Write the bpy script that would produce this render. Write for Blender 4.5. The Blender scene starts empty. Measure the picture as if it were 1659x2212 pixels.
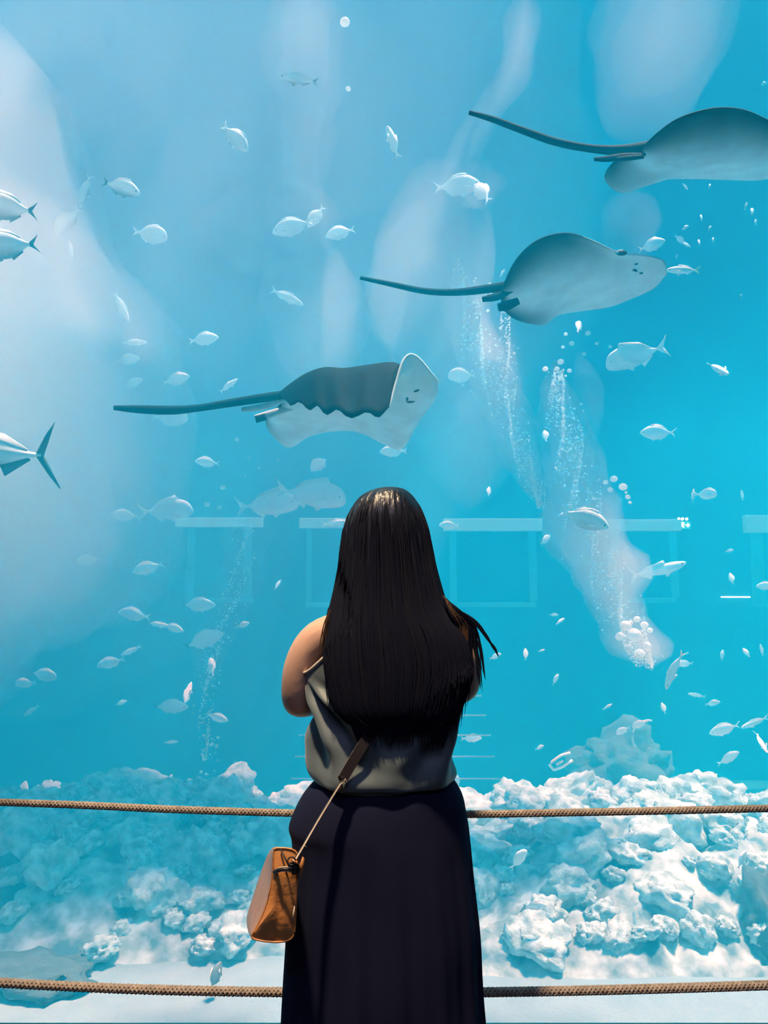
import bpy, bmesh, math, random
from mathutils import Vector, Matrix, Euler, Quaternion
from mathutils import noise as mnoise

SUN_E, SUN_TILT = 12.8, 0
SPOT_POWER = 1500.0
FILL_POWER = 170.0
WATER_S = (0.001, 0.118, 0.185)
WATER_A = (0.045, 0.021, 0.004)
UPPER = 0.40

random.seed(7)
scene = bpy.context.scene
C = scene.collection

# ---------------------------------------------------------------- camera
W, H, F = 1659.0, 2212.0, 1671.0
PITCH = math.radians(6.96)
EYE = Vector((0.0, 0.0, 1.329))
cam_data = bpy.data.cameras.new('camera')
cam_data.sensor_fit = 'VERTICAL'
cam_data.sensor_height = 24.0
cam_data.lens = 24.0 * F / H
cam_data.clip_end = 200
cam = bpy.data.objects.new('camera', cam_data)
cam.location = EYE
cam.rotation_euler = (math.pi / 2 + PITCH, 0, 0)
C.objects.link(cam)
scene.camera = cam

# ---------------------------------------------------------------- render look, world
scene.view_settings.view_transform = 'Standard'
scene.view_settings.look = 'None'
scene.view_settings.gamma = 1.0
scene.view_settings.use_curve_mapping = False
scene.view_settings.exposure = 0.0
scene.cycles.volume_bounces = 8
scene.cycles.max_bounces = 12
scene.cycles.diffuse_bounces = 3
scene.cycles.glossy_bounces = 2
scene.cycles.caustics_reflective = False
scene.cycles.caustics_refractive = False
scene.cycles.use_light_tree = False
scene.cycles.adaptive_threshold = 0.25
world = bpy.data.worlds.new('world')
scene.world = world
world.use_nodes = True
world.node_tree.nodes['Background'].inputs[0].default_value = (0.02, 0.03, 0.05, 1)
world.node_tree.nodes['Background'].inputs[1].default_value = 0.3

# geometry of the place (metres): camera at y = 0, glass at y = GLASS
GLASS, TANK0, BACK = 2.50, 2.62, 9.4
TX, TFLOOR, TTOP = 7.0, -1.0, 10.0

def area(name, loc, target, sx, sy, power, col, spread=180):
    l = bpy.data.lights.new(name, 'AREA')
    l.shape = 'RECTANGLE'; l.size = sx; l.size_y = sy
    l.energy = power; l.color = col; l.spread = math.radians(spread)
    o = bpy.data.objects.new(name, l)
    o.location = loc
    d = Vector(target) - Vector(loc)
    o.rotation_euler = d.to_track_quat('-Z', 'Y').to_euler()
    C.objects.link(o)
    return o

def spot(name, loc, target, power, col, deg, blend=0.6, radius=0.1):
    l = bpy.data.lights.new(name, 'SPOT')
    l.energy = power; l.color = col; l.spot_size = math.radians(deg)
    l.spot_blend = blend; l.shadow_soft_size = radius
    o = bpy.data.objects.new(name, l)
    o.location = loc
    d = Vector(target) - Vector(loc)
    o.rotation_euler = d.to_track_quat('-Z', 'Y').to_euler()
    C.objects.link(o)
    return o

# daylight falling through the open water surface of the tank
sl = bpy.data.lights.new('tank_daylight', 'SUN')
sl.energy = SUN_E; sl.color = (1.0, 0.97, 0.95); sl.angle = math.radians(10)
so = bpy.data.objects.new('tank_daylight', sl)
so.rotation_euler = Vector((-0.24, math.tan(math.radians(SUN_TILT)), -1)).to_track_quat('-Z', 'Y').to_euler()
so.location = (0, 5, 12)
C.objects.link(so)
# warm ceiling spot of the gallery over the visitor's shoulder
spot('gallery_spot', (-0.62, 0.80, 5.0), (-0.10, 1.82, 1.2), SPOT_POWER, (1.0, 0.72, 0.45), 34, 0.7, 0.12)
# added dim blue fill light, unseen, to lift the dark clothes and hair
area('added_fill', (0, -3.0, 5.9), (0, -1.0, 0), 6, 3, FILL_POWER, (0.55, 0.62, 1.0))

# ---------------------------------------------------------------- helpers
def ray(px, py):
    c, s = math.cos(PITCH), math.sin(PITCH)
    x = (px - W / 2) / F
    v = (H / 2 - py) / F
    return Vector((x, c - v * s, s + v * c))      # forward + up in camera pitch

def at(px, py, Y):
    d = ray(px, py)
    return EYE + d * ((Y - EYE.y) / d.y)

def at_z(px, py, Z):
    d = ray(px, py)
    return EYE + d * ((Z - EYE.z) / d.z)

def ppm(p):
    """pixels per metre at a point"""
    c, s = math.cos(PITCH), math.sin(PITCH)
    q = p - EYE
    return F / (q.y * c + q.z * s)

def tag(o, label=None, cat=None, group=None, kind=None):
    if label: o['label'] = label
    if cat: o['category'] = cat
    if group: o['group'] = group
    if kind: o['kind'] = kind
    return o

def link(name, me, mats=None, parent=None, loc=None):
    o = bpy.data.objects.new(name, me)
    C.objects.link(o)
    if mats is not None:
        for m in (mats if isinstance(mats, (list, tuple)) else [mats]):
            me.materials.append(m)
    if parent is not None: o.parent = parent
    if loc is not None: o.location = loc
    return o

def empty(name, loc=(0, 0, 0)):
    o = bpy.data.objects.new(name, None)
    o.empty_display_size = 0.1
    o.location = loc
    C.objects.link(o)
    return o

def smooth(me, on=True):
    me.polygons.foreach_set('use_smooth', [on] * len(me.polygons))
    me.update()

def from_bm(name, bm, sm=True):
    me = bpy.data.meshes.new(name)
    bmesh.ops.recalc_face_normals(bm, faces=bm.faces)
    bm.to_mesh(me); bm.free()
    if sm: smooth(me)
    return me

def bm_box(bm, lo, hi):
    r = bmesh.ops.create_cube(bm, size=1.0)
    for v in r['verts']:
        v.co = Vector([(lo[i] + hi[i]) / 2 + v.co[i] * (hi[i] - lo[i]) for i in range(3)])
    return r['verts']

def box_mesh(name, lo, hi, bevel=0.0):
    bm = bmesh.new(); bm_box(bm, lo, hi)
    if bevel > 0:
        bmesh.ops.bevel(bm, geom=bm.edges[:], offset=bevel, segments=2, affect='EDGES', profile=0.5)
    return from_bm(name, bm, False)

def bm_tube(bm, pts, rads, n=8, flat=None, caps=True, up=None):
    """a tube through pts; rads radius per point or (ra, rb) ellipse"""
    pts = [Vector(p) for p in pts]
    rings = []
    ref = up or Vector((0, 0, 1))
    for i, p in enumerate(pts):
        t = (pts[min(i + 1, len(pts) - 1)] - pts[max(i - 1, 0)]).normalized()
        r0 = ref
        if abs(t.dot(r0)) > 0.97: r0 = Vector((1, 0, 0)) if abs(t.x) < 0.9 else Vector((0, 1, 0))
        a = t.cross(r0).normalized(); b = a.cross(t).normalized()
        r = rads[i] if isinstance(rads, (list, tuple)) else rads
        ra, rb = r if isinstance(r, (list, tuple)) else (r, r)
        rings.append([bm.verts.new(p + a * (ra * math.cos(2 * math.pi * k / n)) + b * (rb * math.sin(2 * math.pi * k / n))) for k in range(n)])
    fs = []
    for i in range(len(rings) - 1):
        for k in range(n):
            fs.append(bm.faces.new((rings[i][k], rings[i][(k + 1) % n], rings[i + 1][(k + 1) % n], rings[i + 1][k])))
    if caps:
        fs.append(bm.faces.new(rings[0][::-1])); fs.append(bm.faces.new(rings[-1]))
    return fs

def cr(P, t):
    """Catmull-Rom through list P (numbers or Vectors) at t in [0, len-1]"""
    n = len(P)
    i = min(max(int(math.floor(t)), 0), n - 2)
    f = t - i
    p1, p2 = P[i], P[i + 1]
    p0 = P[i - 1] if i > 0 else p1 * 2 - p2
    p3 = P[i + 2] if i + 2 < n else p2 * 2 - p1
    return (p1 * 2 + (p2 - p0) * f + (p0 * 2 - p1 * 5 + p2 * 4 - p3) * (f * f) + (p1 * 3 - p0 - p2 * 3 + p3) * (f * f * f)) * 0.5

# ---------------------------------------------------------------- materials
def mat(name, col, rough=0.6, metal=0.0, spec=0.5, noise=None, bump=None, attr=None, emit=None, sheen=0.0, coat=0.0):
    m = bpy.data.materials.new(name); m.use_nodes = True
    nt = m.node_tree; b = nt.nodes['Principled BSDF']
    b.inputs['Base Color'].default_value = (*col, 1)
    b.inputs['Roughness'].default_value = rough
    b.inputs['Metallic'].default_value = metal
    b.inputs['Specular IOR Level'].default_value = spec
    b.inputs['Sheen Weight'].default_value = sheen
    b.inputs['Coat Weight'].default_value = coat
    src = None
    if attr:
        a = nt.nodes.new('ShaderNodeAttribute'); a.attribute_name = attr
        src = a.outputs['Color']
        nt.links.new(src, b.inputs['Base Color'])
    if noise:                                   # (scale, second colour, detail, stretch)
        sc, c2, det, st = noise
        tc = nt.nodes.new('ShaderNodeTexCoord'); mp = nt.nodes.new('ShaderNodeMapping')
        mp.inputs['Scale'].default_value = st
        nz = nt.nodes.new('ShaderNodeTexNoise'); nz.inputs['Scale'].default_value = sc; nz.inputs['Detail'].default_value = det
        rp = nt.nodes.new('ShaderNodeValToRGB')
        rp.color_ramp.elements[0].position = 0.35; rp.color_ramp.elements[1].position = 0.65
        rp.color_ramp.elements[0].color = (*col, 1); rp.color_ramp.elements[1].color = (*c2, 1)
        nt.links.new(tc.outputs['Object'], mp.inputs[0]); nt.links.new(mp.outputs[0], nz.inputs['Vector'])
        nt.links.new(nz.outputs['Fac'], rp.inputs[0])
        if src is None:
            nt.links.new(rp.outputs[0], b.inputs['Base Color'])
        else:
            mx = nt.nodes.new('ShaderNodeMix'); mx.data_type = 'RGBA'; mx.blend_type = 'MULTIPLY'; mx.inputs['Factor'].default_value = 1
            nt.links.new(src, mx.inputs['A']); nt.links.new(rp.outputs[0], mx.inputs['B'])
            nt.links.new(mx.outputs['Result'], b.inputs['Base Color'])
    if bump:                                    # (scale, strength, detail, stretch)
        sc, st_, det, st = bump
        tc = nt.nodes.new('ShaderNodeTexCoord'); mp = nt.nodes.new('ShaderNodeMapping')
        mp.inputs['Scale'].default_value = st
        nz = nt.nodes.new('ShaderNodeTexNoise'); nz.inputs['Scale'].default_value = sc; nz.inputs['Detail'].default_value = det
        bp = nt.nodes.new('ShaderNodeBump'); bp.inputs['Strength'].default_value = st_; bp.inputs['Distance'].default_value = 0.02
        nt.links.new(tc.outputs['Object'], mp.inputs[0]); nt.links.new(mp.outputs[0], nz.inputs['Vector'])
        nt.links.new(nz.outputs['Fac'], bp.inputs['Height']); nt.links.new(bp.outputs[0], b.inputs['Normal'])
    if emit:
        b.inputs['Emission Color'].default_value = (*emit[0], 1)
        b.inputs['Emission Strength'].default_value = emit[1]
    return m

def vol_mat(name, scat, absorb=(0, 0, 0), g=0.0):
    """scatter / absorption coefficients per metre"""
    m = bpy.data.materials.new(name); m.use_nodes = True
    nt = m.node_tree; nt.nodes.clear()
    out = nt.nodes.new('ShaderNodeOutputMaterial')
    s = nt.nodes.new('ShaderNodeVolumeScatter')
    d = max(scat); s.inputs['Density'].default_value = d
    s.inputs['Color'].default_value = (scat[0] / d, scat[1] / d, scat[2] / d, 1)
    s.inputs['Anisotropy'].default_value = g
    sock = s.outputs[0]
    if max(absorb) > 0:
        # absorption density d2 with colour c : sigma_a = d2 * (1 - c)
        a = nt.nodes.new('ShaderNodeVolumeAbsorption')
        d2 = max(absorb); a.inputs['Density'].default_value = d2
        a.inputs['Color'].default_value = (*[1 - x / d2 for x in absorb], 1)
        ad = nt.nodes.new('ShaderNodeAddShader')
        nt.links.new(s.outputs[0], ad.inputs[0]); nt.links.new(a.outputs[0], ad.inputs[1])
        sock = ad.outputs[0]
    nt.links.new(sock, out.inputs['Volume'])
    m.cycles.volume_sampling = 'DISTANCE'
    return m

# ================================================================ the setting
M = {}
M['gallery_floor'] = mat('gallery_floor_stone', (0.02, 0.022, 0.03), 0.35, noise=(6, (0.03, 0.032, 0.04), 4, (1, 1, 1)))
M['gallery_wall'] = mat('gallery_wall_paint', (0.025, 0.028, 0.04), 0.8, noise=(3, (0.03, 0.034, 0.046), 3, (1, 1, 1)))
M['sill'] = mat('sill_teal_enamel', (0.0, 0.085, 0.125), 0.7, spec=0.08, noise=(9, (0.0, 0.07, 0.11), 3, (1, 1, 1)))
M['tank_wall'] = mat('tank_wall_blue', (0.001, 0.13, 0.27), 0.8, noise=(0.7, (0.001, 0.115, 0.245), 4, (1, 1, 1)))
M['sand'] = mat('sand_pale', (0.27, 0.47, 0.57), 0.95, noise=(5, (0.23, 0.42, 0.52), 6, (1, 1, 1)), bump=(30, 0.3, 5, (1, 1, 1)))

def struct(name, lo, hi, m, bevel=0.0, label=None):
    o = link(name, box_mesh(name, lo, hi, bevel), m)
    tag(o, label, None, None, 'structure')
    return o

struct('floor', (-9, -9, -0.2), (9, GLASS, 0.0), M['gallery_floor'], label='dark stone floor of the viewing gallery')
struct('ceiling', (-9, -9, 6.0), (9, GLASS, 6.2), M['gallery_wall'], label='dark gallery ceiling')
struct('wall_left', (-9.2, -9, -0.2), (-9, GLASS, 6.2), M['gallery_wall'], label='dark gallery side wall')
struct('wall_right', (9, -9, -0.2), (9.2, GLASS, 6.2), M['gallery_wall'], label='dark gallery side wall')
struct('wall_rear', (-9.2, -9.2, -0.2), (9.2, -9, 6.2), M['gallery_wall'], label='dark rear wall of the gallery')
struct('wall_front', (-9.2, GLASS, 6.0), (9.2, TANK0 - 0.002, TTOP + 0.4), M['gallery_wall'], label='dark wall above the viewing window')
SILL_Z = at(830, 2208, TANK0 - 0.002).z
struct('trim_1', (-7.0, GLASS - 0.10, 0.001), (7.0, TANK0 - 0.002, SILL_Z), M['sill'], 0.004, label='teal sill below the viewing window')
struct('trim_2', (-9.0, GLASS, 0.001), (-7.0, TANK0 - 0.002, 6.0), M['gallery_wall'], label='dark pier beside the viewing window')
struct('trim_3', (7.0, GLASS, 0.001), (9.0, TANK0 - 0.002, 6.0), M['gallery_wall'], label='dark pier beside the viewing window')
struct('wall_under_window', (-9.2, GLASS, -1.2), (9.2, TANK0 - 0.002, 0.0), M['tank_wall'], label='blue tank wall below the window sill')
struct('wall_tank_back', (-TX - 0.2, BACK, -1.2), (TX + 0.2, BACK + 0.2, TTOP + 0.4), M['tank_wall'], label='blue rear wall of the tank')
struct('wall_tank_left', (-TX - 0.2, TANK0, -1.2), (-TX, BACK, TTOP + 0.4), M['tank_wall'], label='blue side wall of the tank')
struct('wall_tank_right', (TX, TANK0, -1.2), (TX + 0.2, BACK, TTOP + 0.4), M['tank_wall'], label='blue side wall of the tank')

# acrylic viewing pane
m = bpy.data.materials.new('clear_acrylic'); m.use_nodes = True
nt = m.node_tree; nt.nodes.clear()
o_ = nt.nodes.new('ShaderNodeOutputMaterial'); t_ = nt.nodes.new('ShaderNodeBsdfTransparent')
t_.inputs[0].default_value = (0.985, 0.995, 1.0, 1)
nt.links.new(t_.outputs[0], o_.inputs['Surface'])
M['acrylic'] = m
o = link('window_1', box_mesh('window_1', (-6.995, GLASS + 0.02, SILL_Z + 0.002), (6.995, TANK0 - 0.02, 5.995)), M['acrylic'])
tag(o, 'huge clear acrylic viewing window of the aquarium', None, None, 'structure')

# sand bed of the tank, gently uneven
bm = bmesh.new()
nx, ny = 90, 50
vs = []
for j in range(ny + 1):
    for i in range(nx + 1):
        x = -TX + 2 * TX * i / nx; y = TANK0 + (BACK - TANK0) * j / ny
        z = TFLOOR + 0.05 * mnoise.noise(Vector((x * 0.8, y * 0.8, 1.3))) + 0.015 * mnoise.noise(Vector((x * 3, y * 3, 5)))
        vs.append(bm.verts.new((x, y, z)))
for j in range(ny):
    for i in range(nx):
        a = j * (nx + 1) + i
        bm.faces.new((vs[a], vs[a + 1], vs[a + nx + 2], vs[a + nx + 1]))
o = link('floor_sand', from_bm('floor_sand', bm), M['sand'])
tag(o, 'pale sand bed on the floor of the tank', None, None, 'structure')

def sand_z(x, y):
    return TFLOOR + 0.05 * mnoise.noise(Vector((x * 0.8, y * 0.8, 1.3))) + 0.015 * mnoise.noise(Vector((x * 3, y * 3, 5)))

# the water itself: blue-green scattering, red absorbed
M['water'] = vol_mat('tank_water', WATER_S, WATER_A)
M['water_upper'] = vol_mat('tank_water_upper', [c * UPPER for c in WATER_S], [c * UPPER for c in WATER_A])
SPLIT = 3.4
o = link('tank_water', box_mesh('tank_water', (-TX + 0.001, TANK0 + 0.001, TFLOOR - 0.15), (TX - 0.001, BACK - 0.001, SPLIT)), M['water'])
tag(o, 'hazy turquoise water filling the aquarium tank', 'water', None, 'stuff')
o2 = link('upper_water', box_mesh('upper_water', (-TX + 0.001, TANK0 + 0.001, SPLIT + 0.001), (TX - 0.001, BACK - 0.001, TTOP)), M['water_upper'], o)
tag(o2, 'clearer water near the surface', None, None, 'stuff')

# ---------------------------------------------------------------- clouds and plumes of fine air bubbles, and light shafts modelled as haze
def cloud_mat(d):
    key = 'milky_haze_%d' % round(d * 1000)
    return bpy.data.materials.get(key) or vol_mat(key, (d, d * 0.87, d * 0.81))

def inside(p):
    return Vector((min(max(p.x, -TX + 0.05), TX - 0.05), min(max(p.y, TANK0 + 0.05), BACK - 0.05), min(max(p.z, TFLOOR + 0.02), TTOP - 0.05)))

def cloud(px, py, Y, rx, rz, ry, d, tilt=0.0, nest=2, label=None):
    """a soft ball of milky bubbles, built as nested lens shapes; rx, rz in pixels, ry in metres"""
    c = at(px, py, Y); s = ppm(c)
    rx, rz = rx / s, rz / s
    for k in range(nest):
        f = 1.12 - k * (0.80 / max(nest - 1, 1)) if nest > 1 else 1.0
        bm = bmesh.new()
        bmesh.ops.create_uvsphere(bm, u_segments=40, v_segments=24, radius=1.0)
        R = Matrix.Rotation(math.radians(-tilt), 3, 'Y')
        for v in bm.verts:
            w = 1.0 + 0.30 * mnoise.noise(v.co * 1.3 + Vector((px * 0.01, py * 0.01, k * 1.7))) + 0.10 * mnoise.noise(v.co * 4.0 + Vector((py * 0.01, px * 0.01, k * 2.3)))
            q = R @ Vector((v.co.x * rx * f * w, v.co.y * ry * f, v.co.z * rz * f * w))
            v.co = inside(c + q) - c
        o = link('milky_haze', from_bm('milky_haze', bm), cloud_mat(d / nest), loc=c)
        tag(o, label or 'soft milky cloud of fine air bubbles', None, None, 'stuff'); o.parent = WATER

def plume(pts, Y, rad, d, depth=0.9, nest=2, label=None):
    """a hazy column through pixel points with pixel radii"""
    P = [at(x, y, Y) for x, y in pts]
    S = [ppm(p) for p in P]
    n = 6 * (len(P) - 1) + 1
    for k in range(nest):
        f = 1.35 - k * 1.05 / max(nest - 1, 1) if nest > 1 else 1.0
        bm = bmesh.new(); rings = []
        for i in range(n):
            t = i / 6.0
            p = cr(P, t) if t < len(P) - 1 else P[-1]
            r = (cr(rad, t) if t < len(P) - 1 else rad[-1]) / cr(S, min(t, len(P) - 1.001)) * f
            e = min(1.0, math.sqrt(max(0.0, min(i, n - 1 - i) / 4.0 + 0.02)))
            r *= e
            ring = []
            for a in range(20):
                u = 2 * math.pi * a / 20
                w = 1 + 0.42 * mnoise.noise(Vector((p.x * 2 + 0.9 * math.cos(u), p.z * 3.0, 0.9 * math.sin(u) + k * 3.1))) + 0.2 * mnoise.noise(Vector((2 * math.cos(u), p.z * 9.0, 2 * math.sin(u) + k)))
                ring.append(bm.verts.new(inside(p + Vector((math.cos(u) * r * w, math.sin(u) * r * w * depth, 0)))))
            rings.append(ring)
        for i in range(n - 1):
            for a in range(20):
                bm.faces.new((rings[i][a], rings[i][(a + 1) % 20], rings[i + 1][(a + 1) % 20], rings[i + 1][a]))
        bm.faces.new(rings[0][::-1]); bm.faces.new(rings[-1])
        o = link('haze_column', from_bm('haze_column', bm), cloud_mat(d / nest))
        tag(o, label or 'pale column of haze, for bubble plumes and light shafts', None, None, 'stuff'); o.parent = WATER

WATER = bpy.data.objects['tank_water']
# milky water along one end of the tank
cloud(-230, 850, 6.2, 540, 680, 2.1, 1.9, nest=6)
cloud(330, 560, 7.2, 800, 950, 1.6, 0.085, nest=3)
cloud(40, 90, 6.6, 320, 260, 1.3, 0.08, nest=3)
cloud(680, 100, 6.6, 420, 330, 1.3, 0.03, nest=2)
cloud(1430, 70, 6.4, 130, 170, 0.9, 0.26, nest=3)
cloud(570, 500, 6.4, 120, 70, 0.5, 0.28, nest=2)
cloud(655, 475, 6.2, 70, 60, 0.35, 0.35, nest=2)
cloud(680, 700, 6.6, 110, 150, 0.5, 0.55, nest=2)
cloud(930, 590, 6.6, 120, 210, 0.6, 0.55, -8, nest=2)
cloud(1000, 850, 6.8, 120, 220, 0.6, 0.3, 12, nest=2)
cloud(1030, 400, 6.4, 60, 40, 0.3, 0.3, nest=1)
cloud(1360, 485, 6.2, 55, 60, 0.3, 0.4, 30, nest=2)
cloud(450, 1290, 6.8, 150, 330, 0.6, 0.08, -12, nest=2)
cloud(60, 1330, 7.0, 330, 200, 0.8, 0.12, nest=2)
plume([(665, -60), (660, 150), (645, 420), (660, 640), (680, 820)], 6.2, [70.0, 62.0, 50.0, 52.0, 40.0], 0.6, nest=3)  # soft light shaft modelled as a haze column, no bubbles
plume([(1140, -20), (1120, 110), (1085, 200), (1020, 300), (985, 400), (950, 500)], 6.2, [34.0, 32.0, 30.0, 28.0, 30.0, 24.0], 1.1, nest=3)  # second light shaft, likewise put in as pale haze
plume([(990, 560), (1015, 680), (1045, 780), (1095, 890), (1125, 970), (1152, 1040), (1170, 1100)], 6.4, [20.0, 36.0, 44.0, 40.0, 36.0, 28.0, 12.0], 3.2, nest=4)
plume([(1080, 690), (1100, 800), (1110, 900)], 6.6, [18.0, 26.0, 22.0], 0.8, nest=1)
plume([(1200, 780), (1205, 860), (1228, 950), (1240, 1030), (1258, 1110), (1285, 1200), (1325, 1290), (1350, 1350), (1375, 1400), (1405, 1445)], 6.2,
      [16.0, 30.0, 42.0, 50.0, 64.0, 70.0, 52.0, 42.0, 48.0, 18.0], 5.0, nest=4, label='bright rising plume of bubbles leaning past a silver fish')
plume([(1250, 760), (1275, 860), (1285, 960)], 6.8, [22.0, 34.0, 18.0], 0.4, nest=1)
plume([(545, 1090), (530, 1180), (505, 1290), (460, 1400), (440, 1520)], 6.8, [30.0, 38.0, 34.0, 30.0, 16.0], 0.6, nest=2)

# ================================================================ rock, far wall stand-ins
M['rock'] = mat('reef_rock_pale', (0.66, 0.90, 0.95), 0.95, noise=(2.2, (0.22, 0.40, 0.48), 7, (1, 1, 1)), bump=(9, 0.6, 6, (1, 1, 1)))
M['rubble'] = mat('rubble', (0.08, 0.22, 0.30), 0.95, noise=(5.5, (0.62, 0.84, 0.88), 7, (1, 1, 1)), bump=(9, 0.8, 6, (1, 1, 1)))
M['rock_dark'] = mat('reef_rock_dark', (0.05, 0.12, 0.16), 0.95, noise=(4.0, (0.09, 0.18, 0.22), 6, (1, 1, 1)), bump=(9, 0.6, 6, (1, 1, 1)))
M['white'] = mat('white_plastic', (0.85, 0.86, 0.86), 0.5)
M['pale_frame'] = mat('pale_frame_paint', (0.03, 0.34, 0.50), 0.6, noise=(5, (0.03, 0.31, 0.46), 3, (1, 1, 1)))
M['glow'] = mat('reflected_band', (0.35, 0.55, 0.65), 0.5, emit=((0.85, 0.95, 1.0), 0.06))  # glow for bands reflected in the glass, no lamp on this wall
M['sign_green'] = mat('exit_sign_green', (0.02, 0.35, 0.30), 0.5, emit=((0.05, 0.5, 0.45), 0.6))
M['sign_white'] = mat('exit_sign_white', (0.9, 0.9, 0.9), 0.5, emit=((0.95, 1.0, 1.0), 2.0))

def mound(x, y):
    """rubble bank on the sand"""
    a = max(0.0, 1 - ((x + 2.3) / 2.3) ** 2) * max(0.0, 1 - ((y - 7.3) / 1.9) ** 2)
    b = max(0.0, 1 - ((x - 2.4) / 2.3) ** 2) * max(0.0, 1 - ((y - 7.0) / 1.9) ** 2)
    return 0.62 * a + 0.60 * b

def sstep(a, b, x):
    t = min(max((x - a) / (b - a), 0), 1); return t * t * (3 - 2 * t)

def rock_mesh(k, squash):
    bm = bmesh.new()
    bmesh.ops.create_icosphere(bm, subdivisions=4, radius=1.0)
    off = Vector((k * 3.1, k * 1.7, k * 5.3))
    for v in bm.verts:
        d = v.co.normalized()
        r = 1 + 0.38 * mnoise.noise(d * 1.3 + off) + 0.22 * mnoise.noise(d * 3.1 + off) - 0.30 * abs(mnoise.noise(d * 4.5 + off)) - 0.16 * abs(mnoise.noise(d * 9 + off))
        v.co = Vector((d.x * r, d.y * r, d.z * r * squash))
    return from_bm('reef_rock', bm)

rock_protos = []
for k in range(7):
    me = rock_mesh(k, 0.6 + 0.08 * (k % 4)); me.materials.append(M['rock']); rock_protos.append(me)
rnd = random.Random(11)
placed = []
for tries in range(9000):
    x = rnd.uniform(-5.0, 5.0); y = rnd.uniform(5.35, 9.0)
    m_ = mound(x, y)
    if m_ < 0.02 and rnd.random() < 0.93: continue
    if 5.0 * abs(x + 0.4) < y - 4.2 and abs(x + 0.2) < 0.4: continue
    r = rnd.choice((0.07, 0.09, 0.11, 0.13, 0.16, 0.2, 0.24)) * (0.9 if y < 6 else 1.1)
    if any((x - a) ** 2 + (y - b) ** 2 < (0.6 * (r + c)) ** 2 for a, b, c in placed): continue
    placed.append((x, y, r))
    if len(placed) >= 298: break
placed.sort(key=lambda p: p[1])
for i, (x, y, r) in enumerate(placed):
    me = rock_protos[rnd.randrange(7)]
    o = link('reef_rock', me)
    o.location = (x, y, sand_z(x, y) + mound(x, y) + r * rnd.uniform(0.05, 0.35))
    o.scale = (r * rnd.uniform(0.85, 1.4), r * rnd.uniform(0.8, 1.2), r * rnd.uniform(0.8, 1.35))
    o.rotation_euler = (rnd.uniform(-0.4, 0.4), rnd.uniform(-0.4, 0.4), rnd.uniform(0, 6.28))
    big = 'large' if r > 0.19 else ('fist-sized' if r < 0.095 else 'middling')
    where = 'bank behind the tan bag' if x < 0 else 'bank beside the black skirt'
    row_ = 'at the sandy front of' if y < 6.3 else ('heaped in the middle of' if y < 7.7 else 'at the hazy rear of')
    tag(o, '%s pale reef rock %s the rubble %s' % (big, row_, where), 'rock', '%s rocks %s the %s' % (big, row_, where))
# the rubble bank under the loose rocks
bm = bmesh.new(); vs = {}
for j in range(101):
    for i in range(241):
        x = -4.9 + 9.8 * i / 240; y = 4.9 + 4.4 * j / 100
        n = mnoise.noise(Vector((x * 2.2, y * 2.2, 9)))
        n2 = 0.10 * abs(mnoise.noise(Vector((x * 3.3, y * 3.3, 2)))) + 0.07 * abs(mnoise.noise(Vector((x * 7, y * 7, 4)))) + 0.03 * mnoise.noise(Vector((x * 15, y * 15, 6)))
        vs[i, j] = bm.verts.new((x, y, sand_z(x, y) - 0.05 + mound(x, y) * (1 + 0.3 * n) + (0.04 * n + n2) * sstep(0.0, 0.12, mound(x, y))))
for j in range(100):
    for i in range(240):
        bm.faces.new((vs[i, j], vs[i + 1, j], vs[i + 1, j + 1], vs[i, j + 1]))
o = link('floor_rubble', from_bm('floor_rubble', bm), M['rubble'])
tag(o, 'dark rubble bank under the loose reef rocks', None, None, 'structure')

# dark boulders, two standing in for a dark cavity and shadowed rock
def boulder(px, py, Y, w, h, d, label, k=3, cat='rock'):
    c = at(px, py, Y); s = ppm(c)
    me = rock_mesh(k + 20, 1.0); me.materials.append(M['rock_dark'])
    o = link('dark_boulder', me); o.location = c
    o.scale = (w / s / 2, d, h / s / 2)
    tag(o, label, cat)
    return o
boulder(1350, 1665, 8.6, 240, 190, 0.5, 'dark smooth rounded shape standing behind the rubble bank, a thin hoop at its edge', 3)
boulder(1690, 2060, 5.5, 200, 320, 0.35, 'tall dark boulder on the sand at the far end of the rock bank', 5)
boulder(-10, 1985, 6.0, 190, 260, 0.4, 'tall dark boulder standing in for a dark cavity beside the pale rubble under the milky water', 8)
boulder(70, 2125, 5.2, 330, 110, 0.3, 'low boulder coloured dark for shadow, lying on the sand just inside the window', 9)

# thin pale hoop and U-shaped object, both unidentified
P = [at(1400 - 34 * math.cos(a) , 1592 - 36 * math.sin(a), 8.2) for a in [math.radians(-40 + 9 * i) for i in range(17)]]
bm = bmesh.new(); bm_tube(bm, P, 0.009, 8)
tag(link('hoop', from_bm('hoop', bm), M['white']), 'thin pale curved hoop in front of the dark rounded shape', 'hoop')
o = empty('u_shape', at(1210, 1648, 7.4))
bm = bmesh.new(); bm_tube(bm, [at(x, y, 7.4) - o.location for x, y in ((1232, 1626), (1212, 1632), (1192, 1646), (1187, 1652), (1196, 1663), (1216, 1656), (1237, 1642))], 0.014, 8)
link('u_loop', from_bm('u_loop', bm), M['white'], o)
bm = bmesh.new(); bm_tube(bm, [at(1202, 1652, 7.4) - o.location, at(1216, 1643, 7.4) - o.location], 0.014, 8)
link('u_bar', from_bm('u_bar', bm), M['white'], o)
tag(o, 'small white U-shaped object with a short bar inside it', 'fitting')

# far wall: added frames and glowing bands that stand in for room reflections
def wall_box(name, x0, y0, x1, y1, m, parent=None, th=0.06, Y=BACK):
    a = at(x0, y1, Y - th); b = at(x1, y0, Y - th)
    base = parent.location if parent is not None else Vector((0, 0, 0))
    lo = Vector((a.x, Y - th, a.z)) - base; hi = Vector((b.x, Y - 0.002, b.z)) - base
    return link(name, box_mesh(name, lo, hi, 0.006), m, parent)

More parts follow.
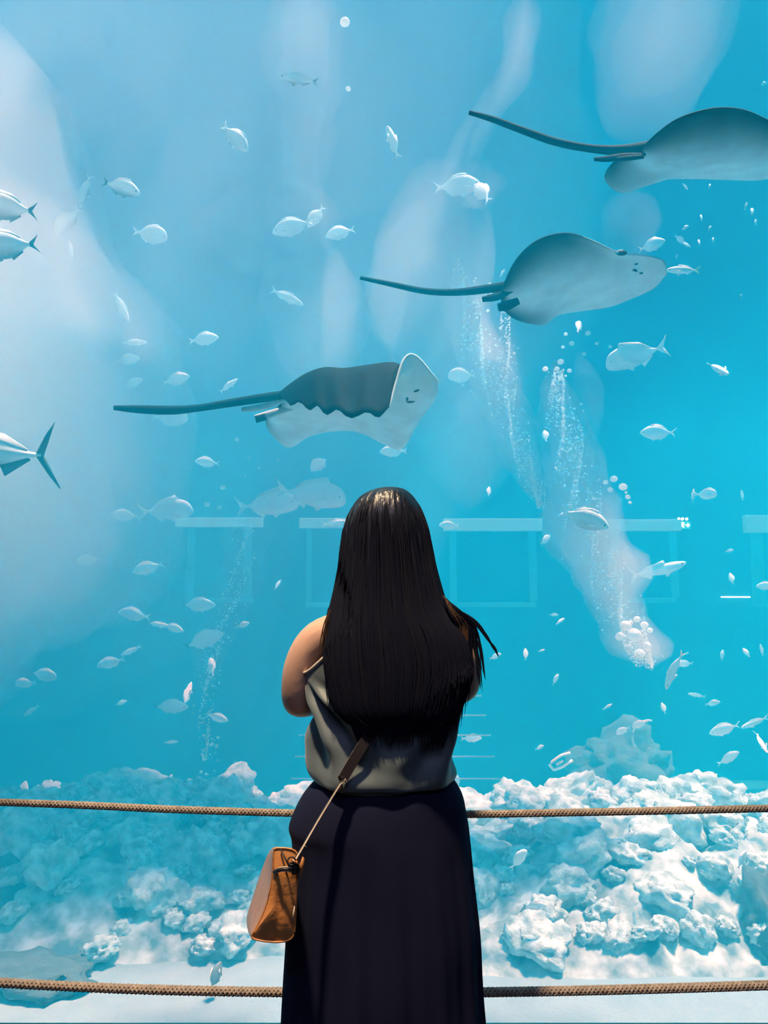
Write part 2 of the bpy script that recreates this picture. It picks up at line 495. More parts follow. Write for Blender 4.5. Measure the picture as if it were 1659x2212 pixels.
def reflected_frame(label, x0, x1, y0, ylit, y1, fr, cat='window'):
    e = empty('reflected_frame', (at((x0 + x1) / 2, y1, BACK - 0.06).x, BACK - 0.06, at(0, y1, BACK - 0.06).z))
    wall_box('reflected_band', x0 - fr, y0, x1 + fr, ylit, M['glow'], e, 0.09)
    wall_box('reflected_jamb', x0, ylit + 2, x0 + fr, y1, M['pale_frame'], e)
    wall_box('reflected_jamb', x1 - fr, ylit + 2, x1, y1, M['pale_frame'], e)
    wall_box('reflected_ledge', x0, y1 + 1, x1, y1 + 12, M['pale_frame'], e)
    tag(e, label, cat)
reflected_frame('reflected frame with a bright band directly behind the long-haired head', 660, 740 + 60, 1119, 1140, 1300, 14)
reflected_frame('reflected frame with a very bright band next to the long hair', 972, 1158, 1120, 1146, 1300, 14)
reflected_frame('reflected frame with bright band above the slender curved fish and beside the exit sign', 1325, 1462, 1122, 1146, 1290, 10)
reflected_frame('reflected frame with bright band beyond the exit sign at the end of the wall', 1630, 1760, 1113, 1150, 1300, 18)
reflected_frame('reflected frame with bright band behind the three big pale jacks', 400, 545, 1118, 1138, 1290, 22)
e = empty('exit_sign', at(1478, 1145, BACK - 0.06))  # reflection of the room's exit sign, modelled on the far wall
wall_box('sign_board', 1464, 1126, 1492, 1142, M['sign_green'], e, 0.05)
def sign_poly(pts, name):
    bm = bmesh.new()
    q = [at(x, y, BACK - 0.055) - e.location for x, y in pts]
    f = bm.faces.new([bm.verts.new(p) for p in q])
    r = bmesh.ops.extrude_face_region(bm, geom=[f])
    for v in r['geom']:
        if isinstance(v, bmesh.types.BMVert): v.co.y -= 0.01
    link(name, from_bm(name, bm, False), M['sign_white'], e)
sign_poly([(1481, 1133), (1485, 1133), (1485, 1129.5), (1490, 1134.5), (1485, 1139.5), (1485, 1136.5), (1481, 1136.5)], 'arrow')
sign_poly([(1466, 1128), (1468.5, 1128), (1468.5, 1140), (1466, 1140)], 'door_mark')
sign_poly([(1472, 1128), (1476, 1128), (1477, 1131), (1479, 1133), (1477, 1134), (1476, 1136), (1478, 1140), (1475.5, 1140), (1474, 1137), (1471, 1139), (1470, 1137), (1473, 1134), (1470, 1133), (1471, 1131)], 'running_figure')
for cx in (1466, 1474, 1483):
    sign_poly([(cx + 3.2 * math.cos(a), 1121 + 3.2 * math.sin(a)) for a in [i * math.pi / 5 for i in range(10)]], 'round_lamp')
tag(e, 'green exit sign with running figure and white arrow reflected in the glass, set on the far wall', 'sign')
o = wall_box('reflected_line', 1560, 1288, 1622, 1291, M['sign_white'], None, 0.05)  # stands in for a bright line reflected in the glass
tag(o, 'thin bright reflected line low on the far wall', 'reflection')
struct('trim_4', (at(1360, 1720, BACK - .4).x, BACK - 0.4, at(0, 1740, BACK - .4).z), (at(1790, 1720, BACK - .4).x, BACK - 0.002, at(0, 1702, BACK - .4).z), M['pale_frame'], 0.01, label='pale stepped plinth along the far wall of the tank')

# added thin white bars standing in for reflected lit step edges
e = empty('step_reflection', at(850, 1700, 6.3))
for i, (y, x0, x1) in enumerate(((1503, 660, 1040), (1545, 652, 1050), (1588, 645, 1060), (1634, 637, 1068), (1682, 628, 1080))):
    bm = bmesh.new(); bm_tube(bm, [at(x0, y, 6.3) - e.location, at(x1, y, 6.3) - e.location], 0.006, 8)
    link('reflected_step', from_bm('reflected_step', bm), M['white'], e)
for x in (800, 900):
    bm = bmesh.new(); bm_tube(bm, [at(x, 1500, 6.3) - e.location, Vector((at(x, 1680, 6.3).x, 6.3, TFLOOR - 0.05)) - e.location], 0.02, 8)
    link('added_post', from_bm('added_post', bm), M['white'], e)
tag(e, 'five thin white bars for reflected step edges behind the waist', 'rack')

# ================================================================ stingrays
M['ray'] = mat('ray_skin', (0.5, 0.5, 0.5), 0.75, spec=0.08, attr='tint', noise=(7, (0.82, 0.82, 0.82), 4, (1, 1, 1)))
M['ray'].node_tree.nodes['Color Ramp'].color_ramp.elements[0].color = (1, 1, 1, 1)
M['ray_mark'] = mat('ray_dark_mark', (0.01, 0.025, 0.035), 0.5)
BACKC, BELLYC, MARGC = (0.004, 0.022, 0.032), (0.80, 0.98, 0.98), (0.006, 0.035, 0.05)
from mathutils.bvhtree import BVHTree

def sstep(a, b, x):
    t = min(max((x - a) / (b - a), 0), 1); return t * t * (3 - 2 * t)

def stingray(rows, tail, tail_Y, pelvic, margin, label, thick=0.05, ripple=0.0, marks=(), NU=44, NV=30):
    """rows: lists of (px, py, Y) from the near wing edge across to the far wing edge"""
    R = [[at(*p) for p in r] for r in rows]
    nr, ns = len(R), len(R[0])
    grid = []
    for i in range(NU + 1):
        u = (ns - 1) * i / NU
        col = [cr(r, min(u, ns - 1 - 1e-6)) for r in R]
        grid.append([cr(col, min((nr - 1) * j / NV, nr - 1 - 1e-6)) for j in range(NV + 1)])
    if ripple:
        for i in range(NU + 1):
            for j in range(NV + 1):
                k = sstep(0.22, 0.0, j / NV) * sstep(0.04, 0.12, i / NU) * sstep(0.66, 0.5, i / NU)
                grid[i][j].z += ripple * k * math.sin(i * 1.25)
    bm = bmesh.new(); lay = bm.loops.layers.float_color.new('tint')
    up, dn = {}, {}
    for i in range(NU + 1):
        for j in range(NV + 1):
            du = grid[min(i + 1, NU)][j] - grid[max(i - 1, 0)][j]
            dv = grid[i][min(j + 1, NV)] - grid[i][max(j - 1, 0)]
            n = du.cross(dv)
            n = n.normalized() if n.length > 1e-9 else Vector((0, 0, 1))
            t = max(0.0, 1 - abs(2 * j / NV - 1) ** 1.6) * max(0.0, math.sin(math.pi * (0.06 + 0.9 * i / NU))) ** 0.7
            th = 0.004 + thick * t
            up[i, j] = bm.verts.new(grid[i][j] + n * th); dn[i, j] = bm.verts.new(grid[i][j] - n * th * 0.8)
    def mc(i, j):
        u, v = i / NU, j / NV
        k = max(sstep(margin[0], 0.0, v) * sstep(margin[3], margin[3] - 0.35, u), sstep(1 - margin[1], 1.0, v) * sstep(margin[2], margin[2] - 0.3, u), sstep(0.10, 0.0, u))
        return tuple(BELLYC[c] * (1 - k) + MARGC[c] * k for c in range(3)) + (1,)
    for i in range(NU):
        for j in range(NV):
            f = bm.faces.new((up[i, j], up[i + 1, j], up[i + 1, j + 1], up[i, j + 1]))
            for l in f.loops: l[lay] = (*BACKC, 1)
            f = bm.faces.new((dn[i, j], dn[i, j + 1], dn[i + 1, j + 1], dn[i + 1, j]))
            for l, (a, b) in zip(f.loops, ((i, j), (i, j + 1), (i + 1, j + 1), (i + 1, j))): l[lay] = mc(a, b)
    rim = [(i, 0) for i in range(NU)] + [(NU, j) for j in range(NV)] + [(i, NV) for i in range(NU, 0, -1)] + [(0, j) for j in range(NV, 0, -1)]
    for a, b in zip(rim, rim[1:] + rim[:1]):
        f = bm.faces.new((up[a], dn[a], dn[b], up[b]))
        for l in f.loops: l[lay] = (*MARGC, 1) if a[0] < NU * 0.6 else mc(*a)
    def limb(pts, Y, dark, flat):
        P = [at(x, y, Y + (q[3] if len(q) > 3 else 0)) for q in pts for x, y in [q[:2]]]
        r = [q[2] / ppm(p) for q, p in zip(pts, P)]
        n = 5 * (len(P) - 1) + 1
        PP = [cr(P, min(i / 5, len(P) - 1 - 1e-6)) for i in range(n)]
        rr = [max(0.002, cr(r, min(i / 5, len(P) - 1 - 1e-6))) for i in range(n)]
        for f in bm_tube(bm, PP, [(x * flat, x) for x in rr], 10):
            for l in f.loops: l[lay] = (*(MARGC if dark else (0.55, 0.62, 0.64)), 1)
    limb(tail, tail_Y, True, 0.8)
    for pts, Y, dark in pelvic: limb(pts, Y, dark, 0.5 if dark else 0.6)
    e_ = empty('stingray', sum((g[NV // 2] for g in grid), Vector()) / (NU + 1))
    bvh = BVHTree.FromBMesh(bm)
    for v in bm.verts: v.co -= e_.location
    me = bpy.data.meshes.new('ray_body')
    bm.to_mesh(me); bm.free(); smooth(me)
    link('ray_body', me, M['ray'], e_)
    for nm, px, py, w, h, ang in marks:
        hit = bvh.ray_cast(EYE, ray(px, py).normalized())
        if hit[0] is None: continue
        s = ppm(hit[0]); b2 = bmesh.new()
        bmesh.ops.create_uvsphere(b2, u_segments=12, v_segments=8, radius=1.0)
        for v in b2.verts:
            v.co = Matrix.Rotation(math.radians(-ang), 3, 'Y') @ Vector((v.co.x * w / s / 2, v.co.y * 0.008, v.co.z * h / s / 2))
        link(nm, from_bm(nm, b2), M['ray_mark'], e_, hit[0] - e_.location)
    tag(e_, label, 'stingray', 'stingrays gliding past the window')
    return e_

def row(pts, Ys):
    return [(p[0], p[1], y) for p, y in zip(pts, Ys)]

# ray with only its rear half in view, high beside the top of the window
YC = 4.15
n = 10; w = [0.05, 0.25, 0.42, 0.5, 0.52, 0.5, 0.42, 0.32, 0.2, 0.08]
stingray([
    row([(1388, 320), (1398, 308), (1425, 284), (1462, 258), (1510, 240), (1560, 232), (1612, 238), (1665, 262), (1728, 295), (1785, 330)], [YC - 0.8 * q for q in w]),
    row([(1388, 324), (1408, 322), (1440, 318), (1480, 314), (1525, 310), (1575, 308), (1625, 310), (1675, 318), (1732, 325), (1788, 334)], [YC - 0.25 * q for q in w]),
    row([(1386, 330), (1390, 338), (1420, 352), (1465, 355), (1515, 355), (1570, 355), (1625, 356), (1680, 352), (1735, 345), (1790, 338)], [YC + 0.3 * q for q in w]),
    row([(1382, 336), (1330, 346), (1306, 385), (1345, 416), (1425, 389), (1500, 386), (1570, 388), (1645, 388), (1722, 368), (1788, 342)], [YC + 0.9 * q for q in w])],
    [(1410, 315, 13), (1350, 324, 12), (1280, 321, 9), (1200, 306, 9), (1120, 278, 8), (1060, 256, 7), (1013, 243, 5)], YC,
    [([(1395, 333, 3), (1350, 338, 8), (1310, 343, 7), (1283, 344, 4)], YC - 0.06, True), ([(1390, 338, 5), (1350, 342, 6), (1330, 343, 3)], YC - 0.1, True)],
    (0.60, 0.34, 0.45, 1.5), 'stingray with dark-edged wing and raised tail, cut by the picture edge, above the other rays')

YC = 4.2
w = [0.05, 0.25, 0.42, 0.48, 0.48, 0.44, 0.36, 0.28, 0.2, 0.1]
stingray([
    row([(1082, 628), (1092, 606), (1112, 566), (1145, 530), (1185, 509), (1232, 504), (1285, 522), (1335, 545), (1395, 552), (1434, 562)], [YC - 0.8 * q for q in w]),
    row([(1082, 632), (1105, 622), (1140, 600), (1185, 580), (1225, 568), (1270, 562), (1315, 566), (1360, 570), (1405, 570), (1439, 574)], [YC - 0.2 * q for q in w]),
    row([(1084, 640), (1108, 645), (1145, 645), (1190, 635), (1235, 625), (1280, 618), (1325, 612), (1368, 606), (1408, 598), (1440, 586)], [YC + 0.35 * q for q in w]),
    row([(1086, 650), (1082, 662), (1115, 690), (1172, 701), (1206, 680), (1262, 671), (1318, 662), (1368, 643), (1412, 622), (1436, 596)], [YC + 0.9 * q for q in w])],
    [(1100, 618, 12), (1060, 623, 10), (990, 631, 8), (920, 629, 7), (850, 615, 6), (778, 600, 4)], YC,
    [([(1110, 625, 4), (1075, 640, 9), (1042, 647, 6)], YC - 0.05, True), ([(1120, 650, 8), (1095, 660, 11), (1076, 664, 9)], YC - 0.12, True)],
    (0.52, 0.36, 0.50, 0.85), 'stingray showing its whole white belly beside a small yellow-tailed fish',
    marks=[('mouth', 1370, 583, 16, 6, -30), ('nostril', 1385, 590, 9, 5, 0), ('nostril', 1374, 570, 9, 5, 0), ('eye', 1342, 546, 26, 14, 0)])

YC = 3.9
stingray([
    row([(606, 858), (630, 872), (668, 878), (700, 887), (742, 893), (800, 897), (838, 884), (852, 835), (872, 775), (900, 768), (946, 822)], [4.06, 3.90, 3.76, 3.70, 3.66, 3.66, 3.70, 3.74, 3.78, 3.82, 3.94]),
    row([(606, 852), (632, 836), (665, 818), (702, 808), (745, 811), (800, 804), (842, 798), (862, 800), (880, 808), (906, 806), (946, 830)], [4.10, 4.02, 3.94, 3.90, 3.88, 3.86, 3.86, 3.88, 3.90, 3.92, 3.98]),
    row([(606, 862), (630, 868), (668, 866), (702, 862), (745, 862), (800, 858), (845, 856), (868, 858), (888, 862), (910, 858), (945, 842)], [4.15, 4.15, 4.15, 4.15, 4.15, 4.15, 4.13, 4.12, 4.10, 4.08, 4.04]),
    row([(604, 876), (600, 898), (630, 905), (672, 905), (715, 900), (770, 902), (820, 912), (850, 918), (880, 912), (908, 890), (940, 855)], [4.20, 4.30, 4.38, 4.40, 4.40, 4.40, 4.38, 4.35, 4.30, 4.25, 4.15]),
    row([(590, 884), (574, 915), (600, 952), (628, 966), (668, 942), (720, 931), (775, 933), (828, 958), (868, 970), (902, 915), (938, 865)], [4.30, 4.48, 4.60, 4.64, 4.64, 4.64, 4.64, 4.60, 4.56, 4.45, 4.25])],
    [(622, 852, 10), (565, 860, 10), (500, 870, 9), (430, 881, 8), (370, 886, 10), (300, 884, 9), (246, 881, 5)], 4.1,
    [([(620, 862, 4), (570, 878, 7), (522, 885, 5)], 4.1, False), ([(640, 878, 6), (590, 892, 8), (552, 905, 9)], 4.18, False), ([(575, 900, 8), (552, 906, 8)], 4.17, True)],
    (0.0001, 0.2, 0.30, 0.5), 'stingray with rippling dark back and lifted snout gliding above the long-haired head',
    ripple=0.018, marks=[('mouth', 880, 860, 5, 16, -15), ('mouth', 888, 868, 20, 5, 8), ('nostril', 900, 844, 14, 5, 20)])

# ================================================================ fish
M['fish'] = mat('fish_silver', (0.8, 0.8, 0.8), 0.42, attr='tint', noise=(9, (0.93, 0.94, 0.94), 3, (1, 1, 1)))
M['fish'].node_tree.nodes['Color Ramp'].color_ramp.elements[0].color = (1, 1, 1, 1)
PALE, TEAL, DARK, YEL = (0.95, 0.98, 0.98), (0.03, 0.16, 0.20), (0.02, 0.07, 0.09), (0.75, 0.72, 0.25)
#          stations: x, top, bottom, half width   (length 1, nose at +0.5)
SHAPES = {
    'bream': [(0.50, 0.00, -0.01, 0.004), (0.46, 0.055, -0.05, 0.03), (0.38, 0.125, -0.10, 0.055), (0.24, 0.195, -0.16, 0.075), (0.06, 0.215, -0.19, 0.078), (-0.10, 0.175, -0.165, 0.062), (-0.22, 0.10, -0.095, 0.038), (-0.30, 0.045, -0.045, 0.02), (-0.36, 0.03, -0.03, 0.012)],
    'deep': [(0.50, -0.01, -0.03, 0.004), (0.47, 0.09, -0.08, 0.03), (0.40, 0.19, -0.14, 0.055), (0.26, 0.26, -0.19, 0.075), (0.08, 0.265, -0.23, 0.075), (-0.09, 0.20, -0.19, 0.058), (-0.22, 0.10, -0.10, 0.035), (-0.30, 0.04, -0.04, 0.018), (-0.36, 0.028, -0.028, 0.012)],
    'slim': [(0.50, 0.00, -0.01, 0.004), (0.45, 0.045, -0.04, 0.03), (0.35, 0.085, -0.07, 0.05), (0.18, 0.115, -0.10, 0.062), (0.00, 0.115, -0.10, 0.058), (-0.14, 0.09, -0.08, 0.045), (-0.26, 0.05, -0.05, 0.026), (-0.32, 0.028, -0.028, 0.016), (-0.36, 0.022, -0.022, 0.011)],
    'jack': [(0.50, -0.02, -0.05, 0.006), (0.47, 0.07, -0.10, 0.035), (0.40, 0.15, -0.135, 0.058), (0.26, 0.20, -0.165, 0.072), (0.08, 0.195, -0.185, 0.070), (-0.10, 0.135, -0.14, 0.052), (-0.22, 0.065, -0.07, 0.032), (-0.31, 0.025, -0.025, 0.018), (-0.36, 0.016, -0.016, 0.013)],
    'tuna': [(0.50, 0.00, -0.01, 0.004), (0.45, 0.04, -0.04, 0.03), (0.33, 0.085, -0.08, 0.06), (0.15, 0.11, -0.10, 0.075), (-0.02, 0.10, -0.095, 0.068), (-0.18, 0.065, -0.062, 0.046), (-0.30, 0.026, -0.026, 0.024), (-0.37, 0.012, -0.012, 0.016), (-0.40, 0.010, -0.010, 0.012)],
}
def fish_mesh(kind, tailc, belly, fins=True, bend=0.0):
    key = 'fish_%s_%s_%s' % (kind, tailc, belly)
    if bend == 0 and key in bpy.data.meshes: return bpy.data.meshes[key]
    S = SHAPES[kind]
    bm = bmesh.new(); lay = bm.loops.layers.float_color.new('tint')
    rings = []; N = 12; n = (len(S) - 1) * 3 + 1
    def st(i):
        t = min(i / 3, len(S) - 1 - 1e-6)
        return [cr([s[c] for s in S], t) for c in range(4)]
    for i in range(n):
        x, tp, bt, hw = st(i)
        c = (tp + bt) / 2; h = max((tp - bt) / 2, 0.004); hw = max(hw, 0.003)
        rings.append([bm.verts.new((x, hw * math.sin(2 * math.pi * k / N), c + h * math.cos(2 * math.pi * k / N))) for k in range(N)])
    def paint(f, fn):
        for l in f.loops: l[lay] = (*fn(l.vert.co), 1)
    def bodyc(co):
        k = sstep(-0.02, -0.14, co.z / (1 if kind in ('bream', 'deep', 'jack') else 0.7)) * min(belly, 1.0)  # shade of the underside put into the colour as a teal belly
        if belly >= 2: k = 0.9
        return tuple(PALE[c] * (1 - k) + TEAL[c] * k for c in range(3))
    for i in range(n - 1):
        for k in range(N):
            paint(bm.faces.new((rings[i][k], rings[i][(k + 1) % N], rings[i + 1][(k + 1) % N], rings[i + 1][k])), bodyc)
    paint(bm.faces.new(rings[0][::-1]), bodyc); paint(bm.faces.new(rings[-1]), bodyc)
    def fin(pts, th, colr):
        a = [bm.verts.new((p[0], (p[2] if len(p) > 2 else 0) + th, p[1])) for p in pts]
        b = [bm.verts.new((p[0], (p[2] if len(p) > 2 else 0) - th, p[1])) for p in pts]
        fs = [bm.faces.new(a), bm.faces.new(b[::-1])]
        for i in range(len(pts)):
            j = (i + 1) % len(pts); fs.append(bm.faces.new((a[j], a[i], b[i], b[j])))
        for f in fs: paint(f, lambda co: colr)
    tc = {'pale': PALE, 'dark': TEAL, 'yellow': YEL}[tailc]
    x0 = S[-1][0] + 0.03; fk = {'bream': 0.13, 'deep': 0.13, 'slim': 0.12, 'jack': 0.19, 'tuna': 0.21}[kind]
    lo = -0.50 if kind != 'jack' else -0.52
    fin([(x0, 0.014), (lo + 0.06, fk * 0.62), (lo, fk), (lo + 0.035, fk * 0.6), (lo + 0.085, 0.0), (x0, 0.0)], 0.006, tc)
    fin([(x0, 0.0), (lo + 0.085, 0.0), (lo + 0.035, -fk * 0.6), (lo, -fk), (lo + 0.06, -fk * 0.62), (x0, -0.014)], 0.006, tc)
    if fins:
        d = [st(i) for i in (9, 12, 15, 18)]
        k = 0.06 if kind not in ('jack', 'tuna') else 0.10
        fin([(d[0][0], d[0][1] - 0.02), (d[0][0] - 0.05, d[0][1] + k * 0.8), (d[1][0], d[1][1] + k * 0.55), (d[2][0], d[2][1] + k * 0.6), (d[3][0] - 0.02, d[3][1] + 0.005), (d[3][0], d[3][1] - 0.02), (d[1][0], d[1][1] - 0.03)], 0.004, PALE)
        fin([(d[2][0] + 0.06, d[2][2] + 0.03), (d[2][0] + 0.02, d[2][2] - k * 0.8), (d[3][0] - 0.03, d[3][2] - 0.01), (d[3][0], d[3][2] + 0.02)], 0.004, PALE if belly < .6 else TEAL)
        fin([(0.20, d[0][2] + 0.03), (0.12, d[0][2] - 0.06), (0.07, d[0][2] - 0.045), (0.12, d[0][2] + 0.03)], 0.006, PALE if belly < .6 else TEAL)
        for s in (1, -1):
            fin([(0.26, -0.02, s * 0.062), (0.14, -0.01, s * 0.115), (0.08, -0.07, s * 0.125), (0.22, -0.06, s * 0.068)], 0.004, PALE)
            # eye
            r = bmesh.ops.create_uvsphere(bm, u_segments=8, v_segments=6, radius=0.018)
            es = set(r['verts'])
            for v in r['verts']: v.co = Vector((v.co.x + 0.40, v.co.y * 0.6 + s * 0.047, v.co.z + 0.03))
            for f in bm.faces:
                if f.verts[0] in es: paint(f, lambda co: DARK)
    if bend:
        for v in bm.verts:
            v.co.y += bend * (0.5 - v.co.x) ** 2
    me = bpy.data.meshes.new(key)
    bm.to_mesh(me); bm.free(); smooth(me)
    me.materials.append(M['fish'])
    return me

def fish(px, py, L, ang, kind='bream', size=0.34, tail='pale', belly=0.0, yaw=0.0, roll=0.0, Y=None, label=None, group=None, name='fish', bend=0.0):
    """L = length on the photo in pixels; its usual size gives the distance, kept within the tank"""
    fy = max(0.3, math.cos(math.radians(yaw)))
    if Y is None:
        Y = min(max(F * size * fy / L, 3.0), 8.6)
    c = at(px, py, Y)
    real = L / ppm(c) / fy
    me = fish_mesh(kind, tail, belly, bend=bend)
    o = link(name, me); o.location = c
    a, y_ = math.radians(ang), math.radians(yaw)
    d = Vector((math.cos(a) * math.cos(y_), math.sin(y_), math.sin(a) * math.cos(y_)))
    z = Vector((-math.sin(a), 0, math.cos(a)))
    if z.z < 0: z = -z
    if abs(math.cos(a)) < 0.15: z = Vector((1 if math.sin(a) > 0 else -1, 0, 0.1))
    z = (z - d * z.dot(d)).normalized()
    yv = z.cross(d)
    Mx = Matrix((d, yv, z)).transposed()
    roll += 22 if math.cos(a) > 0 else -22
    Mx = Mx @ Matrix.Rotation(math.radians(roll), 3, 'X')
    o.rotation_euler = Mx.to_euler()
    o.scale = (real,) * 3
    tag(o, label, 'fish', group)
    return o

g1 = 'silver fish high in the water'
fish(645, 172, 88, 172, 'slim', 0.34, 'dark', 0.7, label='slim silver fish with dark tail alone near the water top', group=g1)
fish(508, 298, 84, -48, 'bream', 0.34, 'pale', 0.3, label='oval silver fish diving steeply above the dark-tailed fish', group=g1)
fish(262, 405, 88, -19, 'bream', 0.34, 'dark', 0.8, label='oval silver fish with dark blue tail and painted belly shade', group=g1)
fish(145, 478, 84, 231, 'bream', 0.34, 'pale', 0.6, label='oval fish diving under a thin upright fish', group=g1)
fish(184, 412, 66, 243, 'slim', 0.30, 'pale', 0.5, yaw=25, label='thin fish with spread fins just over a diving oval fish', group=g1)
fish(12, 448, 140, 172, 'bream', 0.42, 'dark', 1.0, label='large fish with painted belly shade, upper of the pair cut by the edge', group=g1)
fish(12, 531, 145, 184, 'bream', 0.42, 'dark', 1.0, label='large fish with painted belly shade, lower of the pair cut by the edge', group=g1)
fish(72, 550, 66, -35, 'bream', 0.30, 'pale', 0.3, label='smaller oval fish tucked under the pair of large fish', group=g1)
fish(152, 537, 46, -80, 'slim', 0.30, 'pale', 0.0, label='faint thin fish pointing straight down below the diving oval fish', group=g1)
fish(324, 507, 78, -12, 'deep', 0.36, 'pale', 0.1, label='pale deep-bodied fish with upturned tail', group=g1)
fish(262, 662, 76, -63, 'slim', 0.38, 'pale', 0.0, label='pale slim fish heading steeply down in the milky water', group=g1)
fish(440, 733, 66, 8, 'bream', 0.36, 'pale', 0.0, label='pale oval fish above the tail of the rippling ray', group=g1)
fish(632, 490, 92, 198, 'bream', 0.46, 'pale', 0.1, label='large pale fish inside the small bubble cloud', group=g1)
fish(682, 468, 60, 235, 'bream', 0.36, 'pale', 0.2, label='smaller fish behind the large one in the bubble cloud', group=g1)
fish(735, 503, 66, 195, 'bream', 0.34, 'pale', 0.3, label='oval silver fish with upturned tail beside the small bubble cloud', group=g1)
fish(620, 642, 80, -27, 'slim', 0.48, 'pale', 0.0, label='faint slim fish slanting down within the upright hazy light shaft', group=g1)
fish(848, 307, 80, 108, 'slim', 0.34, 'pale', 0.2, label='thin silver fish swimming straight up', group=g1)
fish(988, 402, 104, 5, 'bream', 0.46, 'pale', 0.2, label='broad pale fish nose to flank with an upright fish', group=g1)
fish(1041, 416, 68, 112, 'bream', 0.34, 'pale', 0.1, yaw=30, label='upright pale fish at the nose of a broad pale fish', group=g1)
fish(1408, 530, 64, 20, 'bream', 0.32, 'pale', 0.0, label='plump white fish just above the snout of the white-bellied ray')
fish(1475, 584, 74, 180, 'slim', 0.30, 'yellow', 0.1, label='small white fish with yellow tail at the snout of the ray')
fish(1250, 706, 36, 70, 'bream', 0.22, 'pale', 0.1, yaw=30, label='small pale fish under the wing of the white-bellied ray')
g2 = 'pale fish in the hazy middle water'
fish(380, 820, 62, 15, 'bream', 0.36, 'pale', 0.0, label='pale oval fish with forked tail over the ray tail, larger of two', group=g2)
fish(494, 833, 48, 38, 'slim', 0.26, 'pale', 0.0, label='pale slim fish tilted up over the ray tail, smaller of two', group=g2)
fish(366, 902, 80, -3, 'deep', 0.42, 'pale', 0.0, label='pale deep fish half hidden behind the ray tail', group=g2)
fish(448, 999, 54, 174, 'bream', 0.30, 'pale', 0.1, label='white oval fish under the rippling ray, its tail bent down', group=g2)
fish(690, 1003, 46, 205, 'bream', 0.34, 'dark', 0.4, yaw=45, label='fish turning with spread fins between the ray and the big jacks', group=g2)
fish(850, 975, 60, 182, 'bream', 0.34, 'pale', 0.1, label='pale fish touching the wing tip of the rippling ray', group=g2)
fish(672, 1068, 154, -8, 'jack', 0.78, 'pale', 0.15, Y=7.4, label='big pale jack fish with raised back fin behind the dark-haired head', group='big pale jacks')
fish(578, 1090, 136, 5, 'jack', 0.75, 'pale', 0.0, Y=7.8, label='big pale jack fish following another jack, its snout at its belly', group='big pale jacks')
fish(358, 1103, 118, 4, 'jack', 0.7, 'pale', 0.0, Y=8.2, label='big faint jack fish trailing the other two jacks', group='big pale jacks')
fish(270, 1114, 64, 178, 'bream', 0.36, 'pale', 0.0, label='pale oval fish behind the trailing faint jack', group=g2)
fish(724, 1130, 58, 8, 'slim', 0.32, 'pale', 0.2, label='slim pale fish disappearing behind the long hair', group=g2)
fish(192, 1210, 56, 188, 'bream', 0.36, 'pale', 0.0, label='faint oval fish in the milky water, fainter of two', group=g2)
fish(320, 1227, 70, 196, 'bream', 0.36, 'pale', 0.0, label='pale oval fish in the milky water, clearer of two', group=g2)
fish(-50, 978, 350, 178, 'tuna', 0.95, 'dark', 0.9, Y=4.4, label='large tuna-like fish with curved dark tail, mostly outside the window view')
fish(44, 1075, 84, -9, 'tuna', 0.40, 'dark', 0.3, label='slender faint fish with dark tail below the tuna-like fish')
g3 = 'pale fish in the loose shoal beside the visitor'
fish(290, 1328, 72, 170, 'bream', 0.36, 'pale', 0.1, label='leading pale oval fish of a short chain of three', group=g3)
fish(342, 1349, 52, -10, 'slim', 0.30, 'dark', 0.2, label='middle fish of a short chain of three', group=g3)
fish(374, 1356, 48, -20, 'bream', 0.28, 'pale', 0.0, label='last plump fish of a short chain of three', group=g3)
fish(428, 1307, 76, 0, 'bream', 0.36, 'dark', 0.0, label='pale oval fish with dark tail swimming level over the chain of three', group=g3)
fish(440, 1383, 92, 20, 'bream', 0.40, 'dark', 0.2, label='pale fish rising with widely forked dark tail', group=g3)
fish(240, 1431, 62, 195, 'bream', 0.34, 'pale', 0.1, label='pale plump fish with a smaller fish at its tail', group=g3)
fish(283, 1406, 48, 205, 'slim', 0.28, 'pale', 0.1, label='smaller pale fish touching the tail of a plump fish', group=g3)
fish(93, 1458, 60, -10, 'deep', 0.34, 'dark', 0.1, label='white deep fish crossing over a rounder fish', group=g3)
fish(56, 1476, 46, 184, 'deep', 0.30, 'pale', 0.0, label='round pale fish under the crossing deep fish', group=g3)
fish(457, 1441, 42, 110, 'bream', 0.30, 'pale', 0.0, yaw=30, label='faint upright fish below the fish with forked dark tail', group=g3)
fish(68, 1535, 40, 215, 'slim', 0.26, 'pale', 0.0, label='small white fish slanting down alone over the rubble', group=g3)
fish(368, 1527, 78, 0, 'bream', 0.36, 'dark', 0.0, label='white oval fish with dark tail, a thin upright fish at its head', group=g3)
fish(405, 1500, 52, 80, 'slim', 0.34, 'pale', 0.0, yaw=30, label='thin upright fish at the head of a white oval fish', group=g3)
fish(469, 1550, 50, -16, 'bream', 0.28, 'pale', 0.1, label='plump white fish nearest the visitor elbow in the shoal', group=g3)
fish(525, 1660, 50, -32, 'bream', 0.28, 'pale', 0.1, label='white fish diving beside the hem of the grey top', group=g3)
fish(468, 1774, 80, 10, 'bream', 0.38, 'dark', 0.1, label='pale fish with dark tail just below the upper rope', group=g3)
fish(478, 1741, 80, 0, 'slim', 0.42, 'pale', 0.1, label='faint slim fish level with the upper rope', group=g3)
fish(182, 1779, 38, 88, 'slim', 0.24, 'pale', 0.0, Y=7.2, label='small pale fish standing upright over the rubble bank', group=g3)
fish(466, 2108, 48, 72, 'bream', 0.20, 'dark', 2.0, yaw=35, Y=4.9, label='small dark blue fish nosing up from the bare sand')
g4 = 'pale fish in the clear deep blue water'
fish(1374, 768, 124, 193, 'jack', 0.55, 'pale', 0.35, yaw=20, label='big white jack with raised fin in clear blue water', group=g4)
